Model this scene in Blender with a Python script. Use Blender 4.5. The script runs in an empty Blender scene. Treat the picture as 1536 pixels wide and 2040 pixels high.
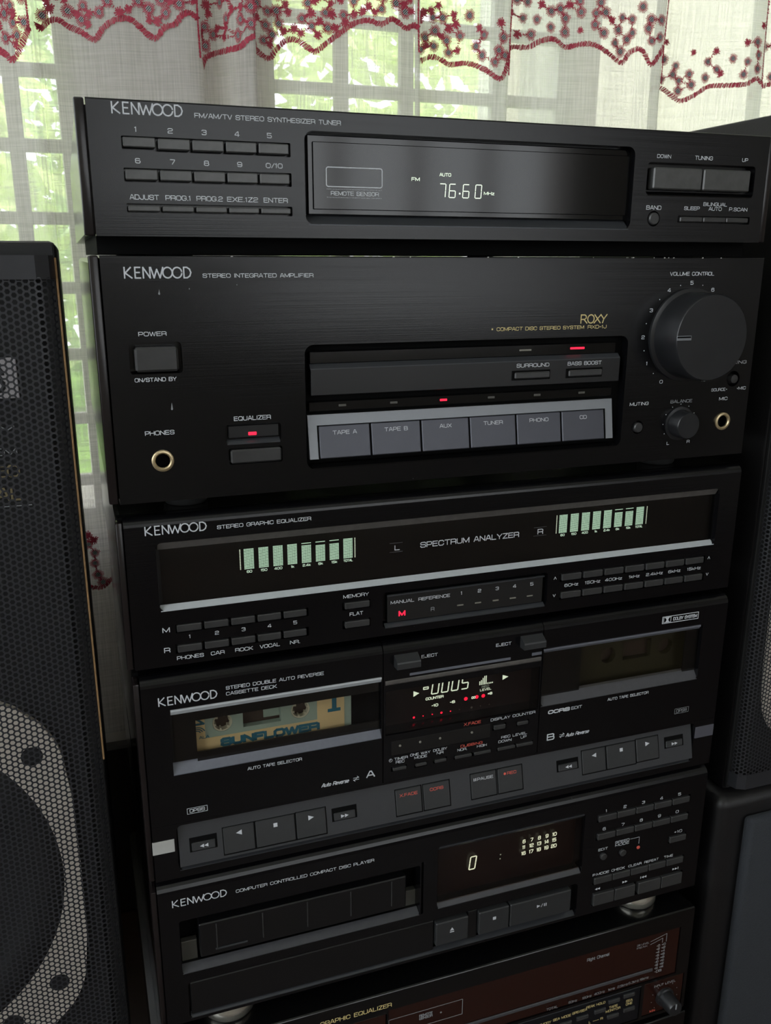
import bpy, bmesh, math, random
from mathutils import Vector
random.seed(7)
S = bpy.context.scene
MM = 0.001
R = math.radians

# ------------------------------------------------------------------ camera
cd = bpy.data.cameras.new('camera')
cam = bpy.data.objects.new('camera', cd)
S.collection.objects.link(cam)
cd.sensor_fit = 'VERTICAL'
cd.sensor_height = 36.0
cd.sensor_width = 36.0 * 1536 / 2040
cd.lens = 1751.7 / 2040 * 36.0
cd.clip_start = 0.02
cd.dof.use_dof = True
cd.dof.focus_distance = 0.47
cd.dof.aperture_fstop = 38.0
cam.location = (-0.0109, -0.4132, -0.00066)
cam.rotation_euler = (1.28938, -0.00287, -0.33686)
S.camera = cam

# ------------------------------------------------------------------ world, sun, exposure
W = bpy.data.worlds.new('overcast_sky')
S.world = W
W.use_nodes = True
bgn = W.node_tree.nodes['Background']
bgn.inputs[0].default_value = (0.90, 0.96, 1.0, 1)
bgn.inputs[1].default_value = 3.4
sl = bpy.data.lights.new('sun', 'SUN')
sl.energy = 5.0
sl.angle = R(4)
sl.color = (1.0, 0.95, 0.82)
sun = bpy.data.objects.new('sun', sl)
sun.rotation_euler = (R(12), R(38), 0)
S.collection.objects.link(sun)


def portal(x0, x1, y, z0, z1, facing):
    l = bpy.data.lights.new('daylight_portal', 'AREA')
    l.shape = 'RECTANGLE'
    l.size = (x1 - x0) * MM
    l.size_y = (z1 - z0) * MM
    l.cycles.is_portal = True
    o = bpy.data.objects.new('daylight_portal', l)
    if facing == 2:          # in the left wall: the span is along y, the third number is x
        o.location = (y * MM, (x0 + x1) / 2 * MM, (z0 + z1) / 2 * MM)
        o.rotation_euler = (R(90), 0, R(-90 + 180))
    else:
        o.location = ((x0 + x1) / 2 * MM, y * MM, (z0 + z1) / 2 * MM)
        o.rotation_euler = (R(90 if facing > 0 else -90), 0, 0)
    S.collection.objects.link(o)


portal(-700, -4, 560, -241, 950, -1)
portal(190, 510, 560, -241, 950, -1)
portal(540, 900, 560, -241, 950, -1)
portal(640, 1720, -2640, -250, 1000, 1)
portal(110, 560, -2640, 90, 1000, 1)
portal(-2300, -300, -1560, -300, 1450, 2)

vs = S.view_settings
vs.view_transform = 'Standard'
vs.look = 'None'
vs.exposure = 0.55
vs.gamma = 1.0
vs.use_curve_mapping = False

# ------------------------------------------------------------------ materials
MAT = {}


def new_mat(name):
    m = bpy.data.materials.new(name)
    m.use_nodes = True
    MAT[name] = m
    nt = m.node_tree
    return m, nt, nt.nodes['Principled BSDF'], nt.nodes['Material Output']


def pbr(name, col, rough=0.5, metal=0.0, spec=0.5, noise=0.0, nscale=80, bump=0.0, stretch=(1, 1, 1), coat=0.0):
    m, nt, b, out = new_mat(name)
    b.inputs['Base Color'].default_value = (*col, 1)
    b.inputs['Roughness'].default_value = rough
    b.inputs['Metallic'].default_value = metal
    b.inputs['Specular IOR Level'].default_value = spec
    b.inputs['Coat Weight'].default_value = coat
    if noise or bump:
        tc = nt.nodes.new('ShaderNodeTexCoord')
        mp = nt.nodes.new('ShaderNodeMapping')
        mp.inputs['Scale'].default_value = stretch
        nz = nt.nodes.new('ShaderNodeTexNoise')
        nz.inputs['Scale'].default_value = nscale
        nz.inputs['Detail'].default_value = 5
        nt.links.new(tc.outputs['Object'], mp.inputs[0])
        nt.links.new(mp.outputs[0], nz.inputs['Vector'])
        if noise:
            mx = nt.nodes.new('ShaderNodeMix')
            mx.data_type = 'RGBA'
            mx.inputs['A'].default_value = (*[c * (1 - noise) for c in col], 1)
            mx.inputs['B'].default_value = (*[min(1, c * (1 + noise)) for c in col], 1)
            nt.links.new(nz.outputs['Fac'], mx.inputs['Factor'])
            nt.links.new(mx.outputs['Result'], b.inputs['Base Color'])
        if bump:
            bp = nt.nodes.new('ShaderNodeBump')
            bp.inputs['Strength'].default_value = bump
            bp.inputs['Distance'].default_value = 0.0006
            nt.links.new(nz.outputs['Fac'], bp.inputs['Height'])
            nt.links.new(bp.outputs[0], b.inputs['Normal'])
    return m


def emis(name, col, strength):
    m, nt, b, out = new_mat(name)
    b.inputs['Base Color'].default_value = (*[c * 0.3 for c in col], 1)
    b.inputs['Emission Color'].default_value = (*col, 1)
    b.inputs['Emission Strength'].default_value = strength
    return m


def brushed(name, col, rough, aniso, spec=0.5, dust=0.0):
    """black anodised front panel, brushed along the width, with fine dust and specks"""
    m, nt, b, out = new_mat(name)
    N, L = nt.nodes.new, nt.links.new
    tc = N('ShaderNodeTexCoord')
    mp = N('ShaderNodeMapping')
    mp.inputs['Scale'].default_value = (6, 400, 1800)
    nz = N('ShaderNodeTexNoise')
    nz.inputs['Scale'].default_value = 1
    nz.inputs['Detail'].default_value = 4
    L(tc.outputs['Object'], mp.inputs[0])
    L(mp.outputs[0], nz.inputs['Vector'])
    mr = N('ShaderNodeMapRange')
    mr.inputs['To Min'].default_value = rough * 0.65
    mr.inputs['To Max'].default_value = rough * 1.45
    L(nz.outputs['Fac'], mr.inputs['Value'])
    L(mr.outputs[0], b.inputs['Roughness'])
    sp = N('ShaderNodeTexNoise')
    sp.inputs['Scale'].default_value = 420
    sp.inputs['Detail'].default_value = 2
    L(tc.outputs['Object'], sp.inputs['Vector'])
    st = N('ShaderNodeMapRange')
    st.inputs['From Min'].default_value = 0.80
    st.inputs['From Max'].default_value = 0.86
    L(sp.outputs['Fac'], st.inputs['Value'])
    mx = N('ShaderNodeMix')
    mx.data_type = 'RGBA'
    mx.inputs['A'].default_value = (*col, 1)
    mx.inputs['B'].default_value = (0.12 + dust, 0.12 + dust, 0.11 + dust, 1)
    L(st.outputs[0], mx.inputs['Factor'])
    L(mx.outputs['Result'], b.inputs['Base Color'])
    b.inputs['Specular IOR Level'].default_value = spec
    b.inputs['Anisotropic'].default_value = aniso
    cx = N('ShaderNodeCombineXYZ')
    cx.inputs[0].default_value = 1.0
    L(cx.outputs[0], b.inputs['Tangent'])
    bp = N('ShaderNodeBump')
    bp.inputs['Strength'].default_value = 0.09
    bp.inputs['Distance'].default_value = 0.0002
    L(nz.outputs['Fac'], bp.inputs['Height'])
    L(bp.outputs[0], b.inputs['Normal'])
    return m


def smoked(name, tint, gloss_rough=0.05, ior=1.5):
    """thin smoked acrylic pane"""
    m, nt, b, out = new_mat(name)
    nt.nodes.remove(b)
    N, L = nt.nodes.new, nt.links.new
    t = N('ShaderNodeBsdfTransparent')
    t.inputs[0].default_value = (*tint, 1)
    g = N('ShaderNodeBsdfGlossy')
    g.inputs['Roughness'].default_value = gloss_rough
    f = N('ShaderNodeFresnel')
    f.inputs[0].default_value = ior
    mix = N('ShaderNodeMixShader')
    geo = N('ShaderNodeNewGeometry')
    inv = N('ShaderNodeMath')
    inv.operation = 'SUBTRACT'
    inv.inputs[0].default_value = 1.0
    L(geo.outputs['Backfacing'], inv.inputs[1])
    mul = N('ShaderNodeMath')
    mul.operation = 'MULTIPLY'
    L(f.outputs[0], mul.inputs[0])
    L(inv.outputs[0], mul.inputs[1])
    L(mul.outputs[0], mix.inputs[0])          # reflection at the outer face only (thin acrylic)
    L(t.outputs[0], mix.inputs[1])
    L(g.outputs[0], mix.inputs[2])
    L(mix.outputs[0], out.inputs[0])
    return m


brushed('face', (0.0030, 0.0030, 0.0036), 0.185, 0.8, spec=0.4)
pbr('end_cap', (0.010, 0.0075, 0.0075), 0.25, noise=0.3, nscale=60)
pbr('black_plastic', (0.004, 0.004, 0.0045), 0.36)
pbr('black_matte', (0.0018, 0.0018, 0.0018), 0.75, spec=0.1)
pbr('black_gloss', (0.0028, 0.0028, 0.003), 0.10)
pbr('bevel_lip', (0.060, 0.063, 0.070), 0.32, metal=0.5)
pbr('sheen_lip', (0.50, 0.53, 0.55), 0.38, metal=0.15, noise=0.08, nscale=300)  # pale tone stands for light reflected off black plastic lips
pbr('grey_ledge', (0.135, 0.142, 0.168), 0.40, metal=0.15, noise=0.12, nscale=400)  # grey carries the light caught by upward-facing ledges
pbr('dusty_lip', (0.085, 0.078, 0.072), 0.5, noise=0.4, nscale=300)
pbr('button', (0.034, 0.034, 0.034), 0.30, noise=0.35, nscale=160)
pbr('button_lit', (0.062, 0.062, 0.060), 0.30, noise=0.4, nscale=220)  # button colour lifted to stand for top light on the tuner's buttons
pbr('lip_dark', (0.060, 0.060, 0.066), 0.40, metal=0.1, noise=0.15, nscale=300)
pbr('print_gold_dim', (0.20, 0.16, 0.08), 0.6)
pbr('button_key', (0.055, 0.057, 0.070), 0.36, metal=0.35, noise=0.1, nscale=120)
pbr('deck_key', (0.024, 0.025, 0.026), 0.42, noise=0.15, nscale=200)
pbr('deck_bar', (0.032, 0.033, 0.036), 0.40, noise=0.1, nscale=150)
pbr('key_frame', (0.21, 0.22, 0.235), 0.42, metal=0.5)
pbr('knob', (0.013, 0.0135, 0.015), 0.30, noise=0.3, nscale=90)
pbr('print_white', (0.55, 0.57, 0.60), 0.6)
pbr('print_dim', (0.22, 0.23, 0.24), 0.6)
pbr('print_gold', (0.62, 0.50, 0.22), 0.55)
pbr('print_red', (0.62, 0.10, 0.07), 0.55)
pbr('led_off', (0.20, 0.19, 0.16), 0.4)
pbr('led_dim', (0.075, 0.072, 0.062), 0.35)
emis('led_red', (1.0, 0.012, 0.045), 1.3)
emis('vfd', (0.72, 1.0, 0.80), 0.9)
emis('vfd_bright', (0.84, 1.0, 0.78), 0.8)
emis('vfd_bar', (0.58, 0.90, 0.68), 1.1)
emis('vfd_dim', (0.5, 0.62, 0.5), 0.35)
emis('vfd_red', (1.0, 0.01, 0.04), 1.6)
pbr('brass', (0.62, 0.50, 0.30), 0.35, metal=0.85)
pbr('chrome_foot', (0.70, 0.68, 0.60), 0.25, metal=0.9)
pbr('rubber', (0.008, 0.008, 0.008), 0.8)
pbr('cover_black', (0.012, 0.012, 0.010), 0.20, spec=0.6)
smoked('pane_smoke', (0.62, 0.60, 0.57), 0.06)
smoked('pane_dark', (0.80, 0.78, 0.76), 0.05)
smoked('pane_red', (0.86, 0.80, 0.76), 0.05)
smoked('pane_tape', (0.86, 0.85, 0.82), 0.08)
pbr('display_board', (0.0035, 0.0028, 0.0025), 0.5)
pbr('display_red', (0.009, 0.0028, 0.0022), 0.45)
pbr('low_red_glass', (0.020, 0.0055, 0.0035), 0.14)
pbr('low_navy', (0.003, 0.004, 0.006), 0.3)
pbr('sticker', (0.40, 0.40, 0.38), 0.45, noise=0.15, nscale=120)
pbr('sticker_grey', (0.075, 0.075, 0.09), 0.45)
pbr('tape_shell', (0.30, 0.38, 0.34), 0.45)
pbr('tape_label', (0.66, 0.50, 0.27), 0.6, noise=0.15, nscale=60)
pbr('tape_print', (0.02, 0.13, 0.20), 0.6)
pbr('tape_brown', (0.055, 0.038, 0.030), 0.35)
pbr('tape_hub', (0.50, 0.48, 0.38), 0.5)
pbr('old_tape', (0.026, 0.023, 0.009), 0.5)
pbr('grille_black', (0.028, 0.029, 0.033), 0.36, metal=0.2)
pbr('baffle', (0.0035, 0.0035, 0.004), 0.7)
pbr('basket', (0.74, 0.68, 0.60), 0.45, metal=0.3, noise=0.15, nscale=60)
pbr('cone', (0.010, 0.0096, 0.0105), 0.6, noise=0.2, nscale=60)
pbr('badge', (0.46, 0.44, 0.46), 0.4, metal=0.4)
pbr('mdf', (0.34, 0.20, 0.09), 0.8, noise=0.3, nscale=200)
pbr('cabinet_vinyl', (0.0045, 0.004, 0.0045), 0.45, bump=0.2, nscale=700)
pbr('cloth_grey', (0.024, 0.027, 0.032), 0.9, bump=0.8, nscale=1400, noise=0.35)
pbr('wall_paint', (0.55, 0.52, 0.46), 0.8, noise=0.05, nscale=6)
pbr('wall_room', (0.34, 0.30, 0.26), 0.85, noise=0.06, nscale=5)
pbr('ceiling_paint', (0.84, 0.82, 0.78), 0.85)
pbr('floor_tile', (0.07, 0.045, 0.035), 0.4, noise=0.2, nscale=4)
pbr('dark_board', (0.010, 0.007, 0.005), 0.6, noise=0.3, nscale=20)
pbr('bench_wood', (0.030, 0.016, 0.010), 0.4, noise=0.35, nscale=12, stretch=(1, 10, 10))
pbr('bar_paint', (0.50, 0.47, 0.44), 0.6)
pbr('garden_wall', (0.62, 0.60, 0.52), 0.85, noise=0.08, nscale=3)
pbr('lawn', (0.16, 0.30, 0.05), 0.9, noise=0.4, nscale=3)
pbr('bark', (0.10, 0.07, 0.05), 0.9, noise=0.3, nscale=20)


def leaf_mat(name, c1, c2):
    m, nt, b, out = new_mat(name)
    N, L = nt.nodes.new, nt.links.new
    tc = N('ShaderNodeTexCoord')
    nz = N('ShaderNodeTexNoise')
    nz.inputs['Scale'].default_value = 2.5
    L(tc.outputs['Object'], nz.inputs['Vector'])
    mx = N('ShaderNodeMix')
    mx.data_type = 'RGBA'
    mx.inputs['A'].default_value = (*c1, 1)
    mx.inputs['B'].default_value = (*c2, 1)
    L(nz.outputs['Fac'], mx.inputs['Factor'])
    d = N('ShaderNodeBsdfDiffuse')
    t = N('ShaderNodeBsdfTranslucent')
    L(mx.outputs['Result'], d.inputs[0])
    L(mx.outputs['Result'], t.inputs[0])
    ms = N('ShaderNodeMixShader')
    ms.inputs[0].default_value = 0.5
    L(d.outputs[0], ms.inputs[1])
    L(t.outputs[0], ms.inputs[2])
    L(ms.outputs[0], out.inputs[0])


leaf_mat('leaf_light', (0.56, 0.66, 0.28), (0.74, 0.80, 0.52))
leaf_mat('leaf_mid', (0.42, 0.54, 0.26), (0.62, 0.72, 0.46))


def sheer(name, lo, hi, tl):
    m, nt, b, out = new_mat(name)
    nt.nodes.remove(b)
    N, L = nt.nodes.new, nt.links.new
    tc = N('ShaderNodeTexCoord')

    def weave(scale, stretch, lo, hi):
        mp = N('ShaderNodeMapping')
        mp.inputs['Scale'].default_value = stretch
        n = N('ShaderNodeTexNoise')
        n.inputs['Scale'].default_value = scale
        n.inputs['Detail'].default_value = 3
        L(tc.outputs['Object'], mp.inputs[0])
        L(mp.outputs[0], n.inputs['Vector'])
        r = N('ShaderNodeMapRange')
        r.inputs['From Min'].default_value = 0.3
        r.inputs['From Max'].default_value = 0.7
        r.inputs['To Min'].default_value = lo
        r.inputs['To Max'].default_value = hi
        L(n.outputs['Fac'], r.inputs['Value'])
        return r
    warp = weave(1, (1100, 60, 25), lo, hi)
    weft = weave(1, (25, 60, 1100), -0.11, 0.11)
    add = N('ShaderNodeMath')
    add.operation = 'ADD'
    L(warp.outputs[0], add.inputs[0])
    L(weft.outputs[0], add.inputs[1])
    d = N('ShaderNodeBsdfDiffuse')
    d.inputs[0].default_value = (0.80, 0.78, 0.74, 1)
    t = N('ShaderNodeBsdfTranslucent')
    t.inputs[0].default_value = (tl * 1.02, tl * .95, tl * .94, 1)
    ms = N('ShaderNodeMixShader')
    ms.inputs[0].default_value = 0.5
    L(d.outputs[0], ms.inputs[1])
    L(t.outputs[0], ms.inputs[2])
    tr = N('ShaderNodeBsdfTransparent')
    mx = N('ShaderNodeMixShader')
    L(add.outputs[0], mx.inputs[0])
    L(ms.outputs[0], mx.inputs[1])
    L(tr.outputs[0], mx.inputs[2])
    L(mx.outputs[0], out.inputs[0])


sheer('sheer_fabric', 0.13, 0.42, 0.58)
sheer('thin_voile', 0.42, 0.62, 0.70)
pbr('thread_red', (0.36, 0.020, 0.050), 0.6, noise=0.5, nscale=500)
pbr('thread_dark', (0.045, 0.05, 0.05), 0.6, noise=0.5, nscale=500)
pbr('thread_grey', (0.42, 0.43, 0.43), 0.6)

# ------------------------------------------------------------------ mesh helpers (all lengths in millimetres)
WP = {}


def link(o):
    S.collection.objects.link(o)
    return o


def tag(o, label=None, cat=None, group=None, kind=None):
    if label: o['label'] = label
    if cat: o['category'] = cat
    if group: o['group'] = group
    if kind: o['kind'] = kind
    return o


def thing(name, label, cat, base, group=None):
    o = bpy.data.objects.new(name, None)
    o.empty_display_size = 0.02
    link(o)
    o.location = Vector(base) * MM
    WP[o.name] = Vector(base)
    return tag(o, label, cat, group)


def place(name, mesh, parent, at):
    o = bpy.data.objects.new(name, mesh)
    link(o)
    at = Vector(at)
    if parent is not None:
        o.parent = parent
        o.location = (at - WP[parent.name]) * MM
    else:
        o.location = at * MM
    WP[o.name] = at
    return o


def finish(me, mat, smooth=False):
    me.materials.append(MAT[mat])
    if smooth:
        me.shade_smooth()
        me.set_sharp_from_angle(angle=R(38))
    return me


class MB:
    def __init__(s):
        s.v, s.f = [], []

    def poly(s, pts):
        n = len(s.v)
        s.v += [tuple(p) for p in pts]
        s.f.append(tuple(range(n, n + len(pts))))
        return s

    def box(s, x0, x1, y0, y1, z0, z1):
        n = len(s.v)
        s.v += [(x0, y0, z0), (x1, y0, z0), (x1, y1, z0), (x0, y1, z0), (x0, y0, z1), (x1, y0, z1), (x1, y1, z1), (x0, y1, z1)]
        for q in ((0, 3, 2, 1), (4, 5, 6, 7), (0, 1, 5, 4), (1, 2, 6, 5), (2, 3, 7, 6), (3, 0, 4, 7)):
            s.f.append(tuple(n + i for i in q))
        return s

    def prism_x(s, x0, x1, yz):
        """profile of (y, z) points swept along x"""
        n, k = len(s.v), len(yz)
        s.v += [(x0, y, z) for y, z in yz] + [(x1, y, z) for y, z in yz]
        for i in range(k):
            j = (i + 1) % k
            s.f.append((n + i, n + j, n + k + j, n + k + i))
        s.f.append(tuple(n + i for i in range(k))[::-1])
        s.f.append(tuple(n + k + i for i in range(k)))
        return s

    def prism_y(s, y0, y1, xz):
        n, k = len(s.v), len(xz)
        s.v += [(x, y0, z) for x, z in xz] + [(x, y1, z) for x, z in xz]
        for i in range(k):
            j = (i + 1) % k
            s.f.append((n + i, n + k + i, n + k + j, n + j))
        s.f.append(tuple(n + i for i in range(k)))
        s.f.append(tuple(n + k + i for i in range(k))[::-1])
        return s

    def lathe(s, prof, cx, cz, n=32, close=True):
        """profile of (radius, y), turned about the y axis through (cx, cz)"""
        st = len(s.v)
        k = len(prof)
        for i in range(n):
            a = 2 * math.pi * i / n
            for r, y in prof:
                s.v.append((cx + r * math.cos(a), y, cz + r * math.sin(a)))
        for i in range(n):
            j = (i + 1) % n
            for q in range(k - 1):
                s.f.append((st + i * k + q, st + j * k + q, st + j * k + q + 1, st + i * k + q + 1))
        return s

    def lathe_z(s, prof, cx, cy, n=32):
        st = len(s.v)
        k = len(prof)
        for i in range(n):
            a = 2 * math.pi * i / n
            for r, z in prof:
                s.v.append((cx + r * math.cos(a), cy + r * math.sin(a), z))
        for i in range(n):
            j = (i + 1) % n
            for q in range(k - 1):
                s.f.append((st + i * k + q, st + j * k + q, st + j * k + q + 1, st + i * k + q + 1))
        return s

    def stroke(s, pts, hw, y, xf=lambda x, z: (x, z)):
        for (xa, za), (xb, zb) in zip(pts, pts[1:]):
            s.k = (getattr(s, 'k', 0) + 1) % 7
            y_ = y - 0.006 * s.k          # each stroke a hair proud of the last, like layered ink
            xa, za = xf(xa, za)
            xb, zb = xf(xb, zb)
            dx, dz = xb - xa, zb - za
            l = math.hypot(dx, dz) or 1e-6
            dx, dz = dx / l * hw, dz / l * hw
            e = 0.7
            s.poly([(xa - dx * e + dz, y_, za - dz * e - dx), (xb + dx * e + dz, y_, zb + dz * e - dx),
                    (xb + dx * e - dz, y_, zb + dz * e + dx), (xa - dx * e - dz, y_, za - dz * e + dx)])
        return s

    def mesh(s, name, mat, off=(0, 0, 0), smooth=False):
        me = bpy.data.meshes.new(name)
        ox, oy, oz = off
        me.from_pydata([((x - ox) * MM, (y - oy) * MM, (z - oz) * MM) for x, y, z in s.v], [], s.f)
        me.validate()
        return finish(me, mat, smooth)

    def build(s, name, mat, parent=None, at=None, smooth=False):
        if at is None:
            if parent is not None:
                at = tuple(WP[parent.name])
            else:
                at = ((min(p[0] for p in s.v) + max(p[0] for p in s.v)) / 2,
                      (min(p[1] for p in s.v) + max(p[1] for p in s.v)) / 2, min(p[2] for p in s.v))
        return place(name, s.mesh(name, mat, at, smooth), parent, at)


BOX = {}


def bevbox(w, d, h, bev, mat, seg=1):
    key = (round(w, 2), round(d, 2), round(h, 2), round(bev, 2), mat, seg)
    if key not in BOX:
        bm = bmesh.new()
        bmesh.ops.create_cube(bm, size=1)
        for v in bm.verts:
            v.co = (v.co.x * w * MM, v.co.y * d * MM, v.co.z * h * MM)
        if bev:
            bmesh.ops.bevel(bm, geom=list(bm.edges), offset=bev * MM, segments=seg, profile=0.5, affect='EDGES')
        me = bpy.data.meshes.new('bevelled_block')
        bm.to_mesh(me)
        bm.free()
        BOX[key] = finish(me, mat, seg > 1)
    return BOX[key]


def block(name, x0, x1, y0, y1, z0, z1, mat, parent=None, bev=0.35, seg=1):
    me = bevbox(x1 - x0, y1 - y0, z1 - z0, bev, mat, seg)
    return place(name, me, parent, ((x0 + x1) / 2, (y0 + y1) / 2, (z0 + z1) / 2))


def rrect(x0, x1, z0, z1, r, n=6):
    if r <= 0:
        return [(x0, z0), (x1, z0), (x1, z1), (x0, z1)]
    p = []
    for cx, cz, a0 in ((x1 - r, z0 + r, -90), (x1 - r, z1 - r, 0), (x0 + r, z1 - r, 90), (x0 + r, z0 + r, 180)):
        for i in range(n + 1):
            a = R(a0 + 90 * i / n)
            p.append((cx + r * math.cos(a), cz + r * math.sin(a)))
    return p


def panel(name, parent, x0, x1, z0, z1, T, holes, mat='face', chamfer=None, y0=0.0):
    """front panel with real openings; a hole is (x0, x1, z0, z1, corner radius, depth or None for open)"""
    b = MB()
    zt = z1
    if chamfer:
        cz, cy = chamfer
        zt = z1 - cz
        prof = [(y0 + cy * (1 - math.cos(R(90 * i / 5))), zt + cz * math.sin(R(90 * i / 5))) for i in range(6)]
        for (ya, za), (yb, zb) in zip(prof, prof[1:]):
            b.poly([(x0, ya, za), (x1, ya, za), (x1, yb, zb), (x0, yb, zb)])
        b.poly([(x0, y0 + cy, z1), (x1, y0 + cy, z1), (x1, y0 + T, z1), (x0, y0 + T, z1)])
        for x, rev in ((x0, 1), (x1, 0)):
            pts = [(x, y, z) for y, z in prof] + [(x, y0 + T, z1), (x, y0 + T, zt)]
            b.poly(pts if rev else pts[::-1])
    else:
        b.poly([(x0, y0, z1), (x1, y0, z1), (x1, y0 + T, z1), (x0, y0 + T, z1)])
    xs = sorted({x0, x1, *[h[0] for h in holes], *[h[1] for h in holes]})
    zs = sorted({z0, zt, *[h[2] for h in holes], *[h[3] for h in holes]})
    for xa, xb in zip(xs, xs[1:]):
        for za, zb in zip(zs, zs[1:]):
            cx, cz_ = (xa + xb) / 2, (za + zb) / 2
            if any(h[0] < cx < h[1] and h[2] < cz_ < h[3] for h in holes):
                continue
            b.poly([(xa, y0, za), (xb, y0, za), (xb, y0, zb), (xa, y0, zb)])
    for hx0, hx1, hz0, hz1, r, dep in holes:
        d = y0 + (dep if dep is not None else T)
        loop = rrect(hx0, hx1, hz0, hz1, r)
        if r > 0:
            k = 7
            for c, (cx, cz_) in enumerate(((hx1, hz0), (hx1, hz1), (hx0, hz1), (hx0, hz0))):
                arc = loop[c * k:(c + 1) * k]
                for p, q in zip(arc, arc[1:]):
                    b.poly([(cx, y0, cz_), (q[0], y0, q[1]), (p[0], y0, p[1])])
        n = len(loop)
        for i in range(n):
            p, q = loop[i], loop[(i + 1) % n]
            b.poly([(p[0], y0, p[1]), (q[0], y0, q[1]), (q[0], d, q[1]), (p[0], d, p[1])])
        if dep is not None and dep < T:
            b.poly([(p[0], d, p[1]) for p in loop])
    b.poly([(x0, y0, z0), (x0, y0 + T, z0), (x1, y0 + T, z0), (x1, y0, z0)])
    b.poly([(x0, y0, z0), (x0, y0, zt), (x0, y0 + T, zt), (x0, y0 + T, z0)])
    b.poly([(x1, y0, z0), (x1, y0 + T, z0), (x1, y0 + T, zt), (x1, y0, zt)])
    return b.build(name, mat, parent)


# ------------------------------------------------------------------ stroke lettering
def _g(w, *lines):
    return (w, lines)


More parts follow.
